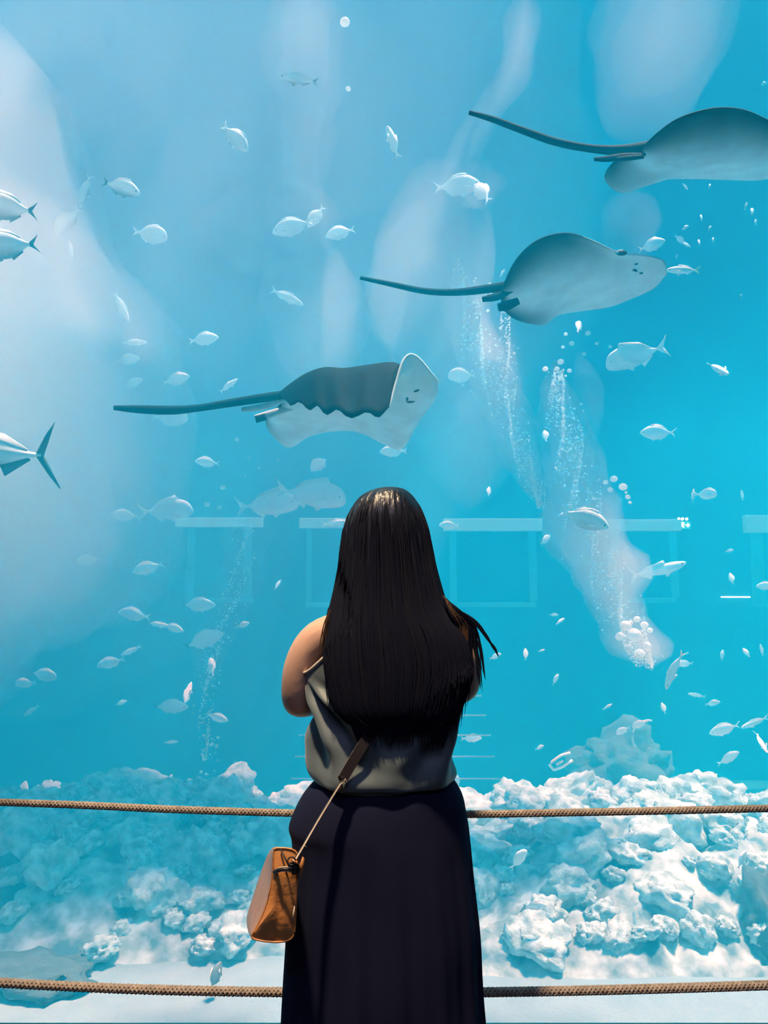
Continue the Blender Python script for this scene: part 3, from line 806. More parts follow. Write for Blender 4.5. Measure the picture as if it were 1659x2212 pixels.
fish(1553, 798, 44, 265, 'bream', 0.30, 'pale', 0.2, yaw=-62, label='white fish seen head on with fins spread wide', group=g4)
fish(998, 812, 62, 182, 'deep', 0.36, 'pale', 0.0, label='pale deep fish at the snout of the rippling ray', group=g4)
fish(1421, 935, 78, 180, 'bream', 0.34, 'pale', 0.0, label='white oval fish with forked tail alone in clear blue water', group=g4)
fish(1178, 942, 30, 92, 'bream', 0.18, 'pale', 0.0, yaw=30, label='tiny white upright fish between two bubble plumes', group=g4)
fish(1262, 1121, 112, -20, 'bream', 0.40, 'pale', 0.5, Y=5.2, label='silver fish with painted belly shade in front of the bubble plume', group=g4)
fish(1497, 1071, 32, 80, 'slim', 0.20, 'pale', 0.0, Y=7.0, label='small upright fish at the tail of a short round fish', group=g4)
fish(1524, 1068, 50, 0, 'deep', 0.26, 'pale', 0.0, Y=7.0, label='short round fish with an upright fish at its tail', group=g4)
fish(970, 1135, 44, 178, 'bream', 0.26, 'pale', 0.0, Y=7.6, label='small oval fish before the bright reflected band by the hair', group=g4)
fish(1430, 1236, 116, 22, 'tuna', 0.6, 'pale', 0.0, Y=8.0, bend=0.4, label='slender curved fish under the exit sign', group=g4)
fish(1451, 1446, 90, 252, 'slim', 0.38, 'pale', 0.2, Y=5.6, bend=0.25, label='thin curved silver fish pointing down beside the plume foot', group=g4)
fish(1481, 1434, 32, 185, 'deep', 0.2, 'pale', 0.0, Y=7.4, label='pale round fish beside the thin curved fish', group=g4)
fish(1018, 1595, 46, 2, 'bream', 0.26, 'pale', 0.0, label='white plump fish among the white bars beside the waist', group=g4)
fish(985, 1694, 40, 80, 'bream', 0.22, 'pale', 0.0, label='white fish peeking past the hip of the black skirt', group=g4)
fish(1346, 1578, 34, 205, 'deep', 0.2, 'pale', 0.0, Y=7.0, label='pale plump fish at the hoop, lower of two', group=g4)
fish(1383, 1564, 38, 200, 'deep', 0.2, 'pale', 0.0, Y=7.0, label='pale plump fish at the hoop, upper of two', group=g4)
fish(1270, 1687, 46, 200, 'bream', 0.26, 'pale', 0.0, label='white oval fish under the white U-shaped object', group=g4)
fish(1573, 1638, 56, 28, 'bream', 0.3, 'pale', 0.0, label='white fish rising towards a nose-to-tail pair', group=g4)
fish(1565, 1575, 70, 196, 'bream', 0.34, 'pale', 0.0, label='leading white fish of a nose-to-tail pair', group=g4)
fish(1630, 1561, 64, 201, 'slim', 0.32, 'pale', 0.0, label='following slimmer fish of a nose-to-tail pair', group=g4)
fish(1645, 1604, 34, 260, 'slim', 0.24, 'pale', 0.2, yaw=-60, label='small fish seen head on below the nose-to-tail pair', group=g4)
fish(1511, 1780, 52, 238, 'bream', 0.28, 'pale', 0.2, label='pale oval fish hanging just below the upper rope', group=g4)
fish(1218, 1775, 46, 200, 'bream', 0.28, 'pale', 0.1, label='white fish crossing under the upper rope', group=g4)
fish(1120, 1857, 54, 48, 'deep', 0.28, 'pale', 0.1, Y=5.4, label='pale deep fish with striped flank over the rubble bank', group=g4)
fish(1603, 1857, 44, 62, 'bream', 0.26, 'pale', 0.1, Y=5.6, label='pale fish rising in front of the tall dark boulder', group=g4)
fish(1155, 1957, 54, 0, 'bream', 0.26, 'dark', 0.5, Y=5.3, label='bluish fish with dark tail low over the rubble', group=g4)
fish(1373, 1972, 52, 262, 'slim', 0.26, 'pale', 0.1, Y=5.3, label='white fish pointing down low over the rubble', group=g4)
fish(1655, 1266, 44, 180, 'bream', 0.3, 'pale', 0.0, Y=7.0, label='pale fish by the bright reflected line, cut by the edge', group=g4)

small = [(290, 740, 56, 0), (275, 777, 50, 15), (287, 828, 44, 25), (600, 1263, 26, 60), (525, 1350, 30, 20), (262, 1518, 24, 20), (370, 1603, 30, 5), (235, 1787, 58, 2), (272, 1807, 24, 60),
         (360, 1692, 40, 60), (1575, 1190, 20, 10), (1580, 1250, 26, 95), (1603, 1070, 24, 95), (1178, 1166, 32, 40), (1196, 1328, 20, 0), (1210, 1342, 26, 30), (1560, 1416, 26, 80), (1612, 1410, 22, 120),
         (1645, 1404, 26, 100), (1135, 1413, 26, 85), (1200, 1468, 28, 60), (1505, 1502, 34, 170), (1539, 1519, 34, 10), (1433, 1530, 24, 100), (1312, 1527, 26, 30), (1165, 1615, 22, 20), (1295, 1703, 20, 0),
         (1365, 1713, 26, -60), (1480, 492, 18, 30), (1468, 517, 26, -30), (1481, 528, 26, -30), (1510, 523, 16, 80), (1540, 520, 16, 80), (1462, 553, 14, 60), (1533, 493, 14, 60), (1515, 470, 18, 80),
         (1611, 445, 20, 70), (1625, 457, 22, 70), (1632, 482, 18, 80), (1480, 403, 18, -40), (1366, 402, 16, 60), (1533, 402, 14, 60), (1085, 590, 22, 60), (1070, 1418, 30, 20), (1060, 640, 20, 70), (1655, 1846, 24, 10),
         (50, 1712, 50, 80), (1650, 181, 18, 30), (1170, 1405, 16, 20), (1056, 1062, 24, 80), (1600, 640, 12, 60)]
for i, (x, y, L, a) in enumerate(small):
    up = y < 700
    fish(x, y, L, a, 'bream' if i % 3 else 'slim', 0.16 if L < 30 else 0.34, 'pale', 0.0, yaw=20 if i % 2 else 0, roll=(-8, 0, 10)[i % 3],
         label='tiny pale fish scattered in the blue water beside the upper rays' if up else 'small pale fish drifting far back in the hazy water',
         group='tiny fish beside the rays' if up else 'small distant fish', name='small_fish')

# air bubbles
M['bubble'] = mat('air_bubble', (0.95, 0.97, 0.97), 0.2, spec=0.6)
nt = M['bubble'].node_tree
tl = nt.nodes.new('ShaderNodeBsdfTranslucent'); tl.inputs[0].default_value = (0.95, 0.97, 0.97, 1)
mxs = nt.nodes.new('ShaderNodeMixShader'); mxs.inputs[0].default_value = 0.6
nt.links.new(nt.nodes['Principled BSDF'].outputs[0], mxs.inputs[1]); nt.links.new(tl.outputs[0], mxs.inputs[2])
nt.links.new(mxs.outputs[0], nt.nodes['Material Output'].inputs['Surface'])
bm = bmesh.new(); bmesh.ops.create_icosphere(bm, subdivisions=2, radius=0.5)
for v in bm.verts: v.co.z *= 0.78 if v.co.z < 0 else 0.9
bub = from_bm('air_bubble', bm); bub.materials.append(M['bubble'])
def bubbles(lst, Y, label, group):
    for x, y, d in lst:
        o = link('air_bubble', bub); o.location = at(x, y, Y + 0.02 * ((x * 7 + y * 3) % 11 - 5))
        s = d / ppm(o.location); o.scale = (s, s, s)
        o.rotation_euler = (0, math.radians((x * 13) % 60 - 30), 0)
        tag(o, label, 'bubble', group)
bubbles([(745, 48, 22), (752, 192, 12)], 5.0, 'round pinkish white bubble rising near the slim dark-tailed fish', 'bubbles near the water top')
bubbles([(1308, 1042, 12), (1326, 1035, 17), (1346, 1052, 19), (1318, 1058, 13), (1356, 1074, 12), (1361, 1086, 8), (1352, 1064, 7)], 6.0, 'bubble of the loose cluster above the silver fish at the plume', 'bubble cluster over the plume fish')
bubbles([(1211, 782, 15), (1204, 797, 11), (1230, 801, 11), (1211, 817, 13), (1196, 824, 11), (1178, 797, 13), (1222, 812, 6), (1255, 873, 8), (1260, 887, 7), (1203, 893, 6), (1218, 911, 6)], 6.0, 'bubble of the loose cluster at the top of the bright plume', 'bubble cluster over the bright plume')
bubbles([(1270, 720, 13), (1235, 742, 12), (1262, 765, 10), (1290, 742, 9), (1318, 749, 9), (1222, 722, 9), (1216, 750, 8)], 6.4, 'pale bubble drifting under the white-bellied ray', 'bubbles under the white-bellied ray')
bubbles([(512, 950, 11), (482, 1053, 13), (447, 1090, 14), (473, 1096, 11), (538, 989, 6), (560, 1010, 6), (600, 993, 6), (530, 1028, 6)], 6.2, 'bubble drifting above the big pale jacks', 'bubbles above the jacks')
bubbles([(1000 + random.Random(i).uniform(-8, 60), 590 + 55 * random.Random(i + 40).uniform(0, 4.8), random.Random(i + 90).uniform(4, 8)) for i in range(22)], 6.3, 'tiny bubble within the slanting plume', 'tiny bubbles of the slanting plume')
bubbles([(430 + random.Random(i).uniform(0, 42), 1585 + 90 * random.Random(i + 40).uniform(0, 1), random.Random(i + 90).uniform(3, 8)) for i in range(22)], 6.0, 'tiny bubble of the thin stream over the rubble', 'tiny bubbles over the rubble')
bubbles([(1352, 1352, 26), (1370, 1372, 34), (1340, 1375, 22), (1392, 1350, 18), (1404, 1362, 14), (1376, 1338, 16), (1362, 1345, 12), (1398, 1395, 20), (1382, 1412, 24), (1360, 1398, 16)], 5.8, 'large bubble in the burst at the foot of the bright plume', 'burst of bubbles at the plume foot')

# streams of bubbles too fine to count inside the plumes
def bubble_stream(pts, rad, Y, n, seed, label):
    r_ = random.Random(seed)
    bm = bmesh.new(); bmesh.ops.create_icosphere(bm, subdivisions=1, radius=1.0)
    bv = [v.co.copy() for v in bm.verts]; bf = [[v.index for v in f.verts] for f in bm.faces]; bm.free()
    P = [Vector((x, y, 0)) for x, y in pts]
    vs_, fs_ = [], []
    for k in range(n):
        t = r_.random() * (len(P) - 1.001)
        c = cr(P, t); w = cr(rad, t)
        # clumped, streaky spread across the plume
        a = r_.gauss(0, 0.42); st = 0.35 * math.sin(c.y * 0.045 + 5 * a) + a
        q = at(c.x + w * st, c.y + r_.uniform(-8, 8), Y + r_.gauss(0, 0.12))
        s_ = r_.uniform(0.8, 2.3) * (1.6 if r_.random() < 0.06 else 1.0) / ppm(q)
        b0 = len(vs_)
        vs_ += [q + Vector((v.x * s_, v.y * s_, v.z * s_ * 0.8)) for v in bv]
        fs_ += [[b0 + i for i in f] for f in bf]
    me = bpy.data.meshes.new('bubble_stream'); me.from_pydata(vs_, [], fs_); smooth(me)
    o = link('bubble_stream', me, M['bubble'], WATER)
    tag(o, label, None, None, 'stuff')
bubble_stream([(1203, 800), (1208, 870), (1228, 950), (1240, 1030), (1258, 1110), (1288, 1200), (1325, 1290), (1350, 1350), (1378, 1400), (1405, 1440)],
              [14.0, 24.0, 34.0, 40.0, 50.0, 52.0, 42.0, 36.0, 36.0, 20.0], 6.0, 3600, 3, 'fine bubbles streaming up the bright plume')
bubble_stream([(992, 580), (1015, 680), (1045, 780), (1095, 890), (1125, 970), (1152, 1040), (1168, 1095)],
              [14.0, 26.0, 34.0, 30.0, 26.0, 20.0, 10.0], 6.3, 2200, 4, 'fine bubbles streaming up the slanting plume')
bubble_stream([(1085, 640), (1098, 760), (1105, 880)], [12.0, 16.0, 16.0], 6.5, 350, 5, 'fine bubbles between the two plumes')
bubble_stream([(530, 1130), (505, 1290), (462, 1400), (445, 1520), (450, 1640)], [24.0, 26.0, 24.0, 18.0, 14.0], 6.6, 600, 6, 'fine bubbles rising over the rubble')

# ================================================================ rope barrier
M['rope'] = mat('rope_beige', (0.40, 0.33, 0.27), 0.85, noise=(60, (0.26, 0.21, 0.17), 4, (1, 1, 1)))
M['rope_core'] = mat('rope_shadow_core', (0.03, 0.028, 0.03), 0.95)
M['post'] = mat('post_dark_steel', (0.05, 0.05, 0.06), 0.35, metal=0.9)

def braided_rope(pts_px, Y, rad, pitch, label):
    P = [at(x, y, Y) for x, y in pts_px]
    n = 40
    c = [cr(P, min((len(P) - 1) * i / n, len(P) - 1 - 1e-6)) for i in range(n + 1)]
    # arc length
    s = [0.0]
    for a, b in zip(c, c[1:]): s.append(s[-1] + (b - a).length)
    Ltot = s[-1]
    def pos(t):
        i = 0
        while i < n - 1 and s[i + 1] < t: i += 1
        f = (t - s[i]) / (s[i + 1] - s[i]); d = (c[i + 1] - c[i]).normalized()
        return c[i].lerp(c[i + 1], f), d
    e = empty('barrier_rope', c[0])
    bm = bmesh.new()
    bm_tube(bm, [q - e.location for q in c], rad * 0.72, 10)
    link('rope_core', from_bm('rope_core', bm), M['rope_core'], e)
    nst = 4
    for hand in (1, -1):
        for k in range(nst):
            m_ = int(Ltot / pitch * 14)
            pts = []
            for i in range(m_ + 1):
                t = Ltot * i / m_
                p, d = pos(t)
                a = hand * 2 * math.pi * t / pitch + 2 * math.pi * k / nst + (0.4 if hand < 0 else 0)
                u = Vector((0, 1, 0)); v = d.cross(u).normalized(); u = v.cross(d).normalized()
                wv = 1 + 0.14 * math.cos(2 * math.pi * t / pitch * nst * 2 + (0 if hand > 0 else math.pi) + k * math.pi)
                pts.append(p + (u * math.cos(a) + v * math.sin(a)) * rad * 0.74 * wv - e.location)
            bm = bmesh.new(); bm_tube(bm, pts, rad * 0.30, 6)
            link('rope_strand', from_bm('rope_strand', bm), M['rope'], e)
    tag(e, label, 'rope', 'ropes of the barrier')
    return c
up_rope = braided_rope([(-420, 1718), (-150, 1728), (150, 1738), (420, 1750), (830, 1760), (1240, 1755), (1659, 1746), (1850, 1740), (2080, 1730)], 2.16, 0.0095, 0.040, 'upper braided beige rope of the barrier at hip height')
lo_rope = braided_rope([(-420, 2096), (-150, 2113), (100, 2128), (380, 2139), (830, 2145), (1240, 2140), (1659, 2128), (1850, 2118), (2080, 2102)], 2.16, 0.0115, 0.046, 'lower braided beige rope of the barrier near the sill')
for i, x in enumerate((up_rope[0].x - 0.012, up_rope[-1].x + 0.012)):
    e = empty('barrier_post', (x, 2.16, 0))
    bm = bmesh.new(); bm_tube(bm, [(0, 0, 0.0), (0, 0, 0.008), (0, 0, 0.016), (0, 0, 0.03)], [0.15, 0.15, 0.14, 0.03], 32)
    link('base_plate', from_bm('base_plate', bm), M['post'], e)
    bm = bmesh.new(); bm_tube(bm, [(0, 0, 0.03), (0, 0, 0.92)], [0.021, 0.021], 20)
    link('pole', from_bm('pole', bm), M['post'], e)
    bm = bmesh.new(); bm_tube(bm, [(0, 0, 0.92), (0, 0, 0.935), (0, 0, 0.955), (0, 0, 0.965)], [0.024, 0.03, 0.026, 0.008], 20)
    link('cap', from_bm('cap', bm), M['post'], e)
    tag(e, 'dark steel barrier post holding both rope ends ' + ('beside the tuna-like fish' if i == 0 else 'beside the tall dark boulder'), 'post', 'barrier posts')

# ================================================================ the visitor
PY = 1.90
M['skin'] = mat('skin', (0.60, 0.38, 0.28), 0.55, noise=(14, (0.56, 0.34, 0.25), 4, (1, 1, 1)))
M['hair'] = mat('hair_black_brown', (0.010, 0.008, 0.009), 0.36, spec=0.7, attr='tint', bump=(90, 0.3, 4, (1.0, 1.0, 0.05)))
M['hair_lock'] = mat('hair_lock', (0.010, 0.008, 0.009), 0.6, spec=0.03, attr='tint')
M['top'] = mat('grey_satin_top', (0.095, 0.13, 0.145), 0.55, noise=(20, (0.085, 0.115, 0.13), 3, (1, 1, 1)), sheen=0.2)
M['top_trim'] = mat('pale_trim', (0.72, 0.62, 0.55), 0.6)  # warm lit edge of the neckline put into the trim colour
M['skirt'] = mat('black_skirt', (0.008, 0.011, 0.033), 0.9, spec=0.15)
M['shoe'] = mat('black_shoe', (0.01, 0.01, 0.012), 0.5)
person = empty('person', (at(835, 1700, PY).x, PY, 0))
tag(person, 'person with very long dark hair, grey sleeveless top and black maxi skirt, facing the tank', 'person')
O = person.location.copy()

def skin_graph(verts, edges, root=0, sub=1):
    me = bpy.data.meshes.new('graph')
    me.from_pydata([v[:3] for v in verts], edges, [])
    o = bpy.data.objects.new('graph', me); C.objects.link(o)
    md = o.modifiers.new('skin', 'SKIN'); md.use_smooth_shade = True
    for i, v in enumerate(verts):
        r = v[3]; r = r if isinstance(r, tuple) else (r, r)
        me.skin_vertices[0].data[i].radius = r
        me.skin_vertices[0].data[i].use_root = (i == root)
    ss = o.modifiers.new('sub', 'SUBSURF'); ss.levels = sub; ss.render_levels = sub
    bpy.context.view_layer.update()
    dg = bpy.context.evaluated_depsgraph_get()
    out = bpy.data.meshes.new_from_object(o.evaluated_get(dg))
    bpy.data.objects.remove(o); return out

# joints relative to the person's base: x side, y forward (to the tank), z up
V, E = [], []
def J(x, y, z, r): V.append((x, y, z, r)); return len(V) - 1
def B(*ids):
    for a, b in zip(ids, ids[1:]): E.append((a, b))
pel = J(0, 0.0, 0.90, (0.15, 0.105)); wa = J(0, 0.0, 1.02, (0.125, 0.092)); ch = J(0, 0.0, 1.16, (0.148, 0.102))
uc = J(0, -0.005, 1.255, (0.115, 0.082)); nk = J(0, 0.0, 1.335, 0.052); nk2 = J(0, 0.01, 1.40, 0.05); hd = J(0, 0.012, 1.49, 0.068)
B(pel, wa, ch, uc, nk, nk2, hd)
for s in (-1, 1):
    cl = J(s * 0.10, 0.0, 1.275, 0.052)
    if s < 0:
        sh = J(-0.172, 0.0, 1.258, 0.054); ua = J(-0.212, 0.0, 1.19, 0.044); el = J(-0.220, 0.015, 1.088, 0.041); fa = J(-0.165, 0.115, 1.098, 0.036); wr = J(-0.075, 0.205, 1.155, 0.026); pm = J(-0.045, 0.222, 1.185, 0.030)
    else:
        sh = J(0.160, 0.0, 1.258, 0.052); ua = J(0.190, 0.005, 1.20, 0.043); el = J(0.195, 0.04, 1.125, 0.039); fa = J(0.150, 0.125, 1.115, 0.036); wr = J(0.075, 0.205, 1.155, 0.026); pm = J(0.045, 0.222, 1.185, 0.030)
    B(uc, cl, sh, ua, el, fa, wr, pm)
    for k, ln in enumerate((0.055, 0.068, 0.074, 0.068)):
        ox = -s * (0.012 * (k - 1.5)); bz = 0.018
        a = J(s * 0.035 + ox, 0.232 + 0.004 * k, 1.205 + bz * 0.3, 0.0095)
        b = J(s * 0.024 + ox * 1.1, 0.236, 1.212 + ln * 0.45, 0.0085)
        c_ = J(s * 0.010 + ox * 1.1, 0.222, 1.214 + ln * 0.8, 0.0075)
        B(pm, a, b, c_)
    t1 = J(s * 0.058, 0.205, 1.205, 0.010); t2 = J(s * 0.045, 0.192, 1.235, 0.009); B(pm, t1, t2)
    hp = J(s * 0.085, 0.0, 0.84, 0.088); kn = J(s * 0.082, 0.012, 0.46, 0.058); cf = J(s * 0.080, -0.008, 0.32, 0.052); an = J(s * 0.078, -0.01, 0.085, 0.034); ft = J(s * 0.082, 0.06, 0.045, (0.036, 0.026)); toe = J(s * 0.088, 0.13, 0.03, (0.034, 0.018))
    B(pel, hp, kn, cf, an, ft, toe)
body = skin_graph(V, E, pel, 2)
bm = bmesh.new(); bm.from_mesh(body)
# head: skull, jaw, nose, brow, lips, ears
def blob(c, r, fn=None, seg=24):
    q = bmesh.ops.create_uvsphere(bm, u_segments=seg, v_segments=seg // 2, radius=1.0)
    for v in q['verts']:
        p = Vector((v.co.x * r[0], v.co.y * r[1], v.co.z * r[2]))
        if fn: p = fn(p)
        v.co = p + Vector(c)
blob((0, 0.0, 1.515), (0.074, 0.092, 0.098))
blob((0, 0.038, 1.46), (0.054, 0.055, 0.068))
blob((0, 0.100, 1.485), (0.012, 0.018, 0.024), seg=12)
blob((0, 0.084, 1.525), (0.045, 0.014, 0.012), seg=16)
blob((0, 0.090, 1.450), (0.024, 0.010, 0.008), seg=12)
for s in (-1, 1):
    blob((s * 0.076, 0.005, 1.495), (0.010, 0.022, 0.032), seg=12)
    blob((s * 0.032, 0.080, 1.508), (0.013, 0.012, 0.009), seg=12)
me = bpy.data.meshes.new('body'); bm.to_mesh(me); bm.free()
bo = bpy.data.objects.new('tmp_body', me); C.objects.link(bo)
rm = bo.modifiers.new('r', 'REMESH'); rm.mode = 'VOXEL'; rm.voxel_size = 0.0055; rm.use_smooth_shade = True
sm_ = bo.modifiers.new('s', 'SMOOTH'); sm_.factor = 0.5; sm_.iterations = 4
bpy.context.view_layer.update()
dg = bpy.context.evaluated_depsgraph_get()
body = bpy.data.meshes.new_from_object(bo.evaluated_get(dg)); body.name = 'body'
bpy.data.objects.remove(bo)
smooth(body); body.materials.clear()
bodyo = link('body', body, M['skin'], person); tag(bodyo, 'bare shoulders and arms')

def loft(rows, cy, seg=96, power=2.2, fold=None, top_fn=None):
    """rows: (py or z, xl, xr, ry, cy offset); closed rings around the body; returns bmesh in person space"""
    bm = bmesh.new(); rings = []
    n = (len(rows) - 1) * 6 + 1
    for i in range(n):
        t = min(i / 6, len(rows) - 1 - 1e-6)
        py, xl, xr, ry, oy = [cr([float(r[c]) for r in rows], t) for c in range(5)]
        a, b = at(xl, py, PY + oy), at(xr, py, PY + oy)
        cx, rx, z = (a.x + b.x) / 2, (b.x - a.x) / 2, a.z
        ring = []
        for k in range(seg):
            u = 2 * math.pi * k / seg
            cu, su = math.cos(u), math.sin(u)
            q = (abs(cu) ** power + abs(su) ** power) ** (-1 / power)
            p = Vector((cx + rx * cu * q, PY + oy + ry * su * q, z))
            if fold:
                p += fold(p, u, t / (len(rows) - 1), Vector((cu, su, 0)))
            ring.append(bm.verts.new(p - O))
        rings.append(ring)
    for i in range(n - 1):
        for k in range(seg):
            bm.faces.new((rings[i][k], rings[i][(k + 1) % seg], rings[i + 1][(k + 1) % seg], rings[i + 1][k]))
    return bm, rings

# skirt
def skirt_fold(p, u, t, nrm):
    a = 0.006 * sstep(0.25, 1.0, t)
    f = a * (math.sin(u * 17 + 2.0 * math.sin(u * 3)) + 0.6 * math.sin(u * 31 + 1.0))
    f += 0.006 * mnoise.noise(p * 6)
    return nrm * f
rows = [(1676, 690, 974, 0.105, 0), (1700, 668, 989, 0.115, 0), (1722, 652, 998, 0.122, 0), (1752, 636, 1005, 0.128, 0), (1785, 624, 1012, 0.132, 0), (1812, 629, 1016, 0.134, 0), (1850, 629, 1020, 0.136, 0),
        (1950, 625, 1028, 0.142, 0), (2050, 620, 1036, 0.148, 0), (2150, 614, 1043, 0.154, 0), (2260, 608, 1051, 0.16, 0), (2420, 602, 1060, 0.168, 0), (2560, 600, 1065, 0.172, 0)]
bm, rings = loft(rows, PY, 120, 2.15, skirt_fold)
me = from_bm('skirt', bm)
sk = link('skirt', me, M['skirt'], person)
sk.modifiers.new('thick', 'SOLIDIFY').thickness = 0.003
# waistband
bm = bmesh.new()
a, b = at(684, 1684, PY), at(980, 1684, PY)
pts = []
bm2, r2 = loft([(1668, 688, 976, 0.107, 0), (1692, 676, 984, 0.112, 0)], PY, 96)
bm.free()
wb = link('waistband', from_bm('waistband', bm2), M['skirt'], sk)
wb.modifiers.new('thick', 'SOLIDIFY').thickness = 0.004
# shoes under the hem
for s in (-1, 1):
    bm = bmesh.new()
    bm_tube(bm, [(s * 0.078, -0.075, 0.030), (s * 0.078, -0.06, 0.034), (s * 0.079, 0.0, 0.036), (s * 0.083, 0.07, 0.032), (s * 0.088, 0.13, 0.026), (s * 0.09, 0.17, 0.022)],
            [(0.020, 0.02), (0.034, 0.03), (0.036, 0.034), (0.042, 0.03), (0.04, 0.024), (0.016, 0.014)], 14)
    link('shoe', from_bm('shoe', bm), M['shoe'], person)

# grey top with drapes fanning from the arm hole
ARM = at(652, 1452, PY)
ARMR = at(1010, 1470, PY)
def top_fold(p, u, t, nrm):
    back = -math.sin(u)
    f = 0.0
    for A, sg in ((ARM, 1), (ARMR, -1)):
        dx, dz = (p.x - A.x) * sg, A.z - p.z
        r = math.hypot(dx, dz); ph = math.atan2(dx, dz + 1e-6)
        f += 0.017 * math.sin(ph * 15.0 + 5.0 * r + (0 if sg > 0 else 1.3)) * sstep(0.02, 0.10, r) * sstep(0.34, 0.12, r) * sstep(1.35, 0.9, ph)
    f += 0.010 * mnoise.noise(Vector((p.x * 6, p.y * 6, p.z * 17 + 3 * p.x)))
    f += 0.008 * sstep(0.75, 0.92, t) * (mnoise.noise(Vector((u * 2.2, 0.3, t * 3))) )
    up = 0.0
    if t < 0.12:                               # neckline climbs towards the spine and breast
        k = 1 - t / 0.12
        up = 0.055 * k * sstep(0.99, 0.55, abs(math.cos(u)))
    dn = -0.010 * sstep(0.9, 1.0, t) * math.sin(u * 3 + 0.6) * 0.8
    return nrm * f + Vector((0, 0, up + dn))
rows = [(1452, 655, 1014, 0.112, 0), (1478, 663, 1006, 0.116, 0), (1510, 669, 998, 0.117, 0), (1550, 671, 990, 0.117, 0), (1600, 668, 988, 0.120, 0), (1640, 669, 990, 0.127, 0), (1668, 672, 991, 0.131, 0), (1684, 681, 984, 0.124, 0), (1690, 700, 968, 0.108, 0)]
bm, rings = loft(rows, PY, 160, 2.3, top_fold)
edge = [v.co.copy() for v in rings[0]]
top = link('top', from_bm('top', bm), M['top'], person)
top.modifiers.new('thick', 'SOLIDIFY').thickness = 0.0025
bm = bmesh.new()
bm_tube(bm, edge + [edge[0]], 0.0038, 8, caps=False)
link('neckline_trim', from_bm('neckline_trim', bm), M['top_trim'], top)
for s, px in ((-1, 742), (1, 918)):
    a = at(px, 1412, PY - 0.105) - O
    b = at(px + s * 4, 1322, PY - 0.03) - O
    bm = bmesh.new()
    x = a.x
    bm_tube(bm, [(x, -0.114, a.z - 0.015), (x + s * 0.005, -0.106, a.z + 0.04), (x + s * 0.008, -0.075, 1.285), (x + s * 0.008, -0.03, 1.318), (x + s * 0.006, 0.03, 1.315), (x, 0.085, 1.26), (x - s * 0.005, 0.112, 1.19)], [(0.005, 0.0025)] * 7, 8)
    link('shoulder_strap', from_bm('shoulder_strap', bm), M['top'], top)

# ---------------------------------------------------------------- hair: a fall of overlapping locks on a shell
HR = [(1055, 834, 856, 0.02, -0.005), (1060, 806, 876, 0.06, 0.0), (1074, 780, 892, 0.088, 0.0), (1096, 762, 906, 0.104, 0.0), (1122, 750, 917, 0.112, 0.0), (1152, 742, 926, 0.114, 0.0), (1200, 736, 934, 0.110, -0.005), (1250, 729, 946, 0.098, -0.02),
      (1300, 718, 960, 0.080, -0.045), (1335, 709, 975, 0.066, -0.066), (1370, 703, 998, 0.055, -0.085), (1410, 701, 1014, 0.048, -0.098), (1450, 704, 1020, 0.044, -0.106), (1490, 712, 1010, 0.040, -0.112), (1525, 722, 998, 0.036, -0.116), (1550, 738, 985, 0.028, -0.120), (1566, 760, 972, 0.016, -0.122)]
def hair_pt(u, t):
    """u angle, t row position; point on the hair shell (world)"""
    t = min(max(t, 0), len(HR) - 1 - 1e-6)
    py, xl, xr, ry, oy = [cr([float(r[c]) for r in HR], t) for c in range(5)]
    a, b = at(xl, py, PY + oy), at(xr, py, PY + oy)
    return Vector(((a.x + b.x) / 2 + (b.x - a.x) / 2 * math.cos(u), PY + oy + ry * math.sin(u), a.z))
bm = bmesh.new(); lay = bm.loops.layers.float_color.new('tint')
HC = (0.0075, 0.009, 0.018)
rings = []
n = (len(HR) - 1) * 5 + 1
for i in range(n):
    t = i / 5
    ring = []
    for k in range(120):
        u = 2 * math.pi * k / 120
        p = hair_pt(u, t)
        g = 0.0022 * math.sin(u * 46 + 5 * mnoise.noise(Vector((u * 3, t * 0.25, 0)))) + 0.004 * mnoise.noise(Vector((math.cos(u) * 5, math.sin(u) * 5, t * 0.15)))
        g *= sstep(0.0, 3.0, t)
        ring.append(bm.verts.new(p + Vector((math.cos(u), math.sin(u), 0)) * g - O))
    rings.append(ring)
for i in range(n - 1):
    for k in range(120):
        if i / 5 > 4.2 and math.sin(2 * math.pi * (k + 0.5) / 120) > 0.78 and i / 5 < 8: continue      # the face is open in front
        bm.faces.new((rings[i][k], rings[i][(k + 1) % 120], rings[i + 1][(k + 1) % 120], rings[i + 1][k]))
bm.faces.new(rings[0][::-1]); bm.faces.new(rings[-1])
for f in bm.faces:
    for l in f.loops: l[lay] = (*HC, 1)
rh = random.Random(5)
def strand(pts, r, col):
    n = len(pts)
    fs = bm_tube(bm, [p - O for p in pts], [max(0.0003, r * min(1.0, 0.1 + i / 3.0) * (1 - 0.9 * (i / (n - 1)) ** 2.5)) for i in range(n)], 5)
    for f in fs:
        f.material_index = 1
        for l in f.loops: l[lay] = (*col, 1)
def hcol():
    q = rh.random()
    return (0.010, 0.011, 0.018) if q < 0.3 else HC
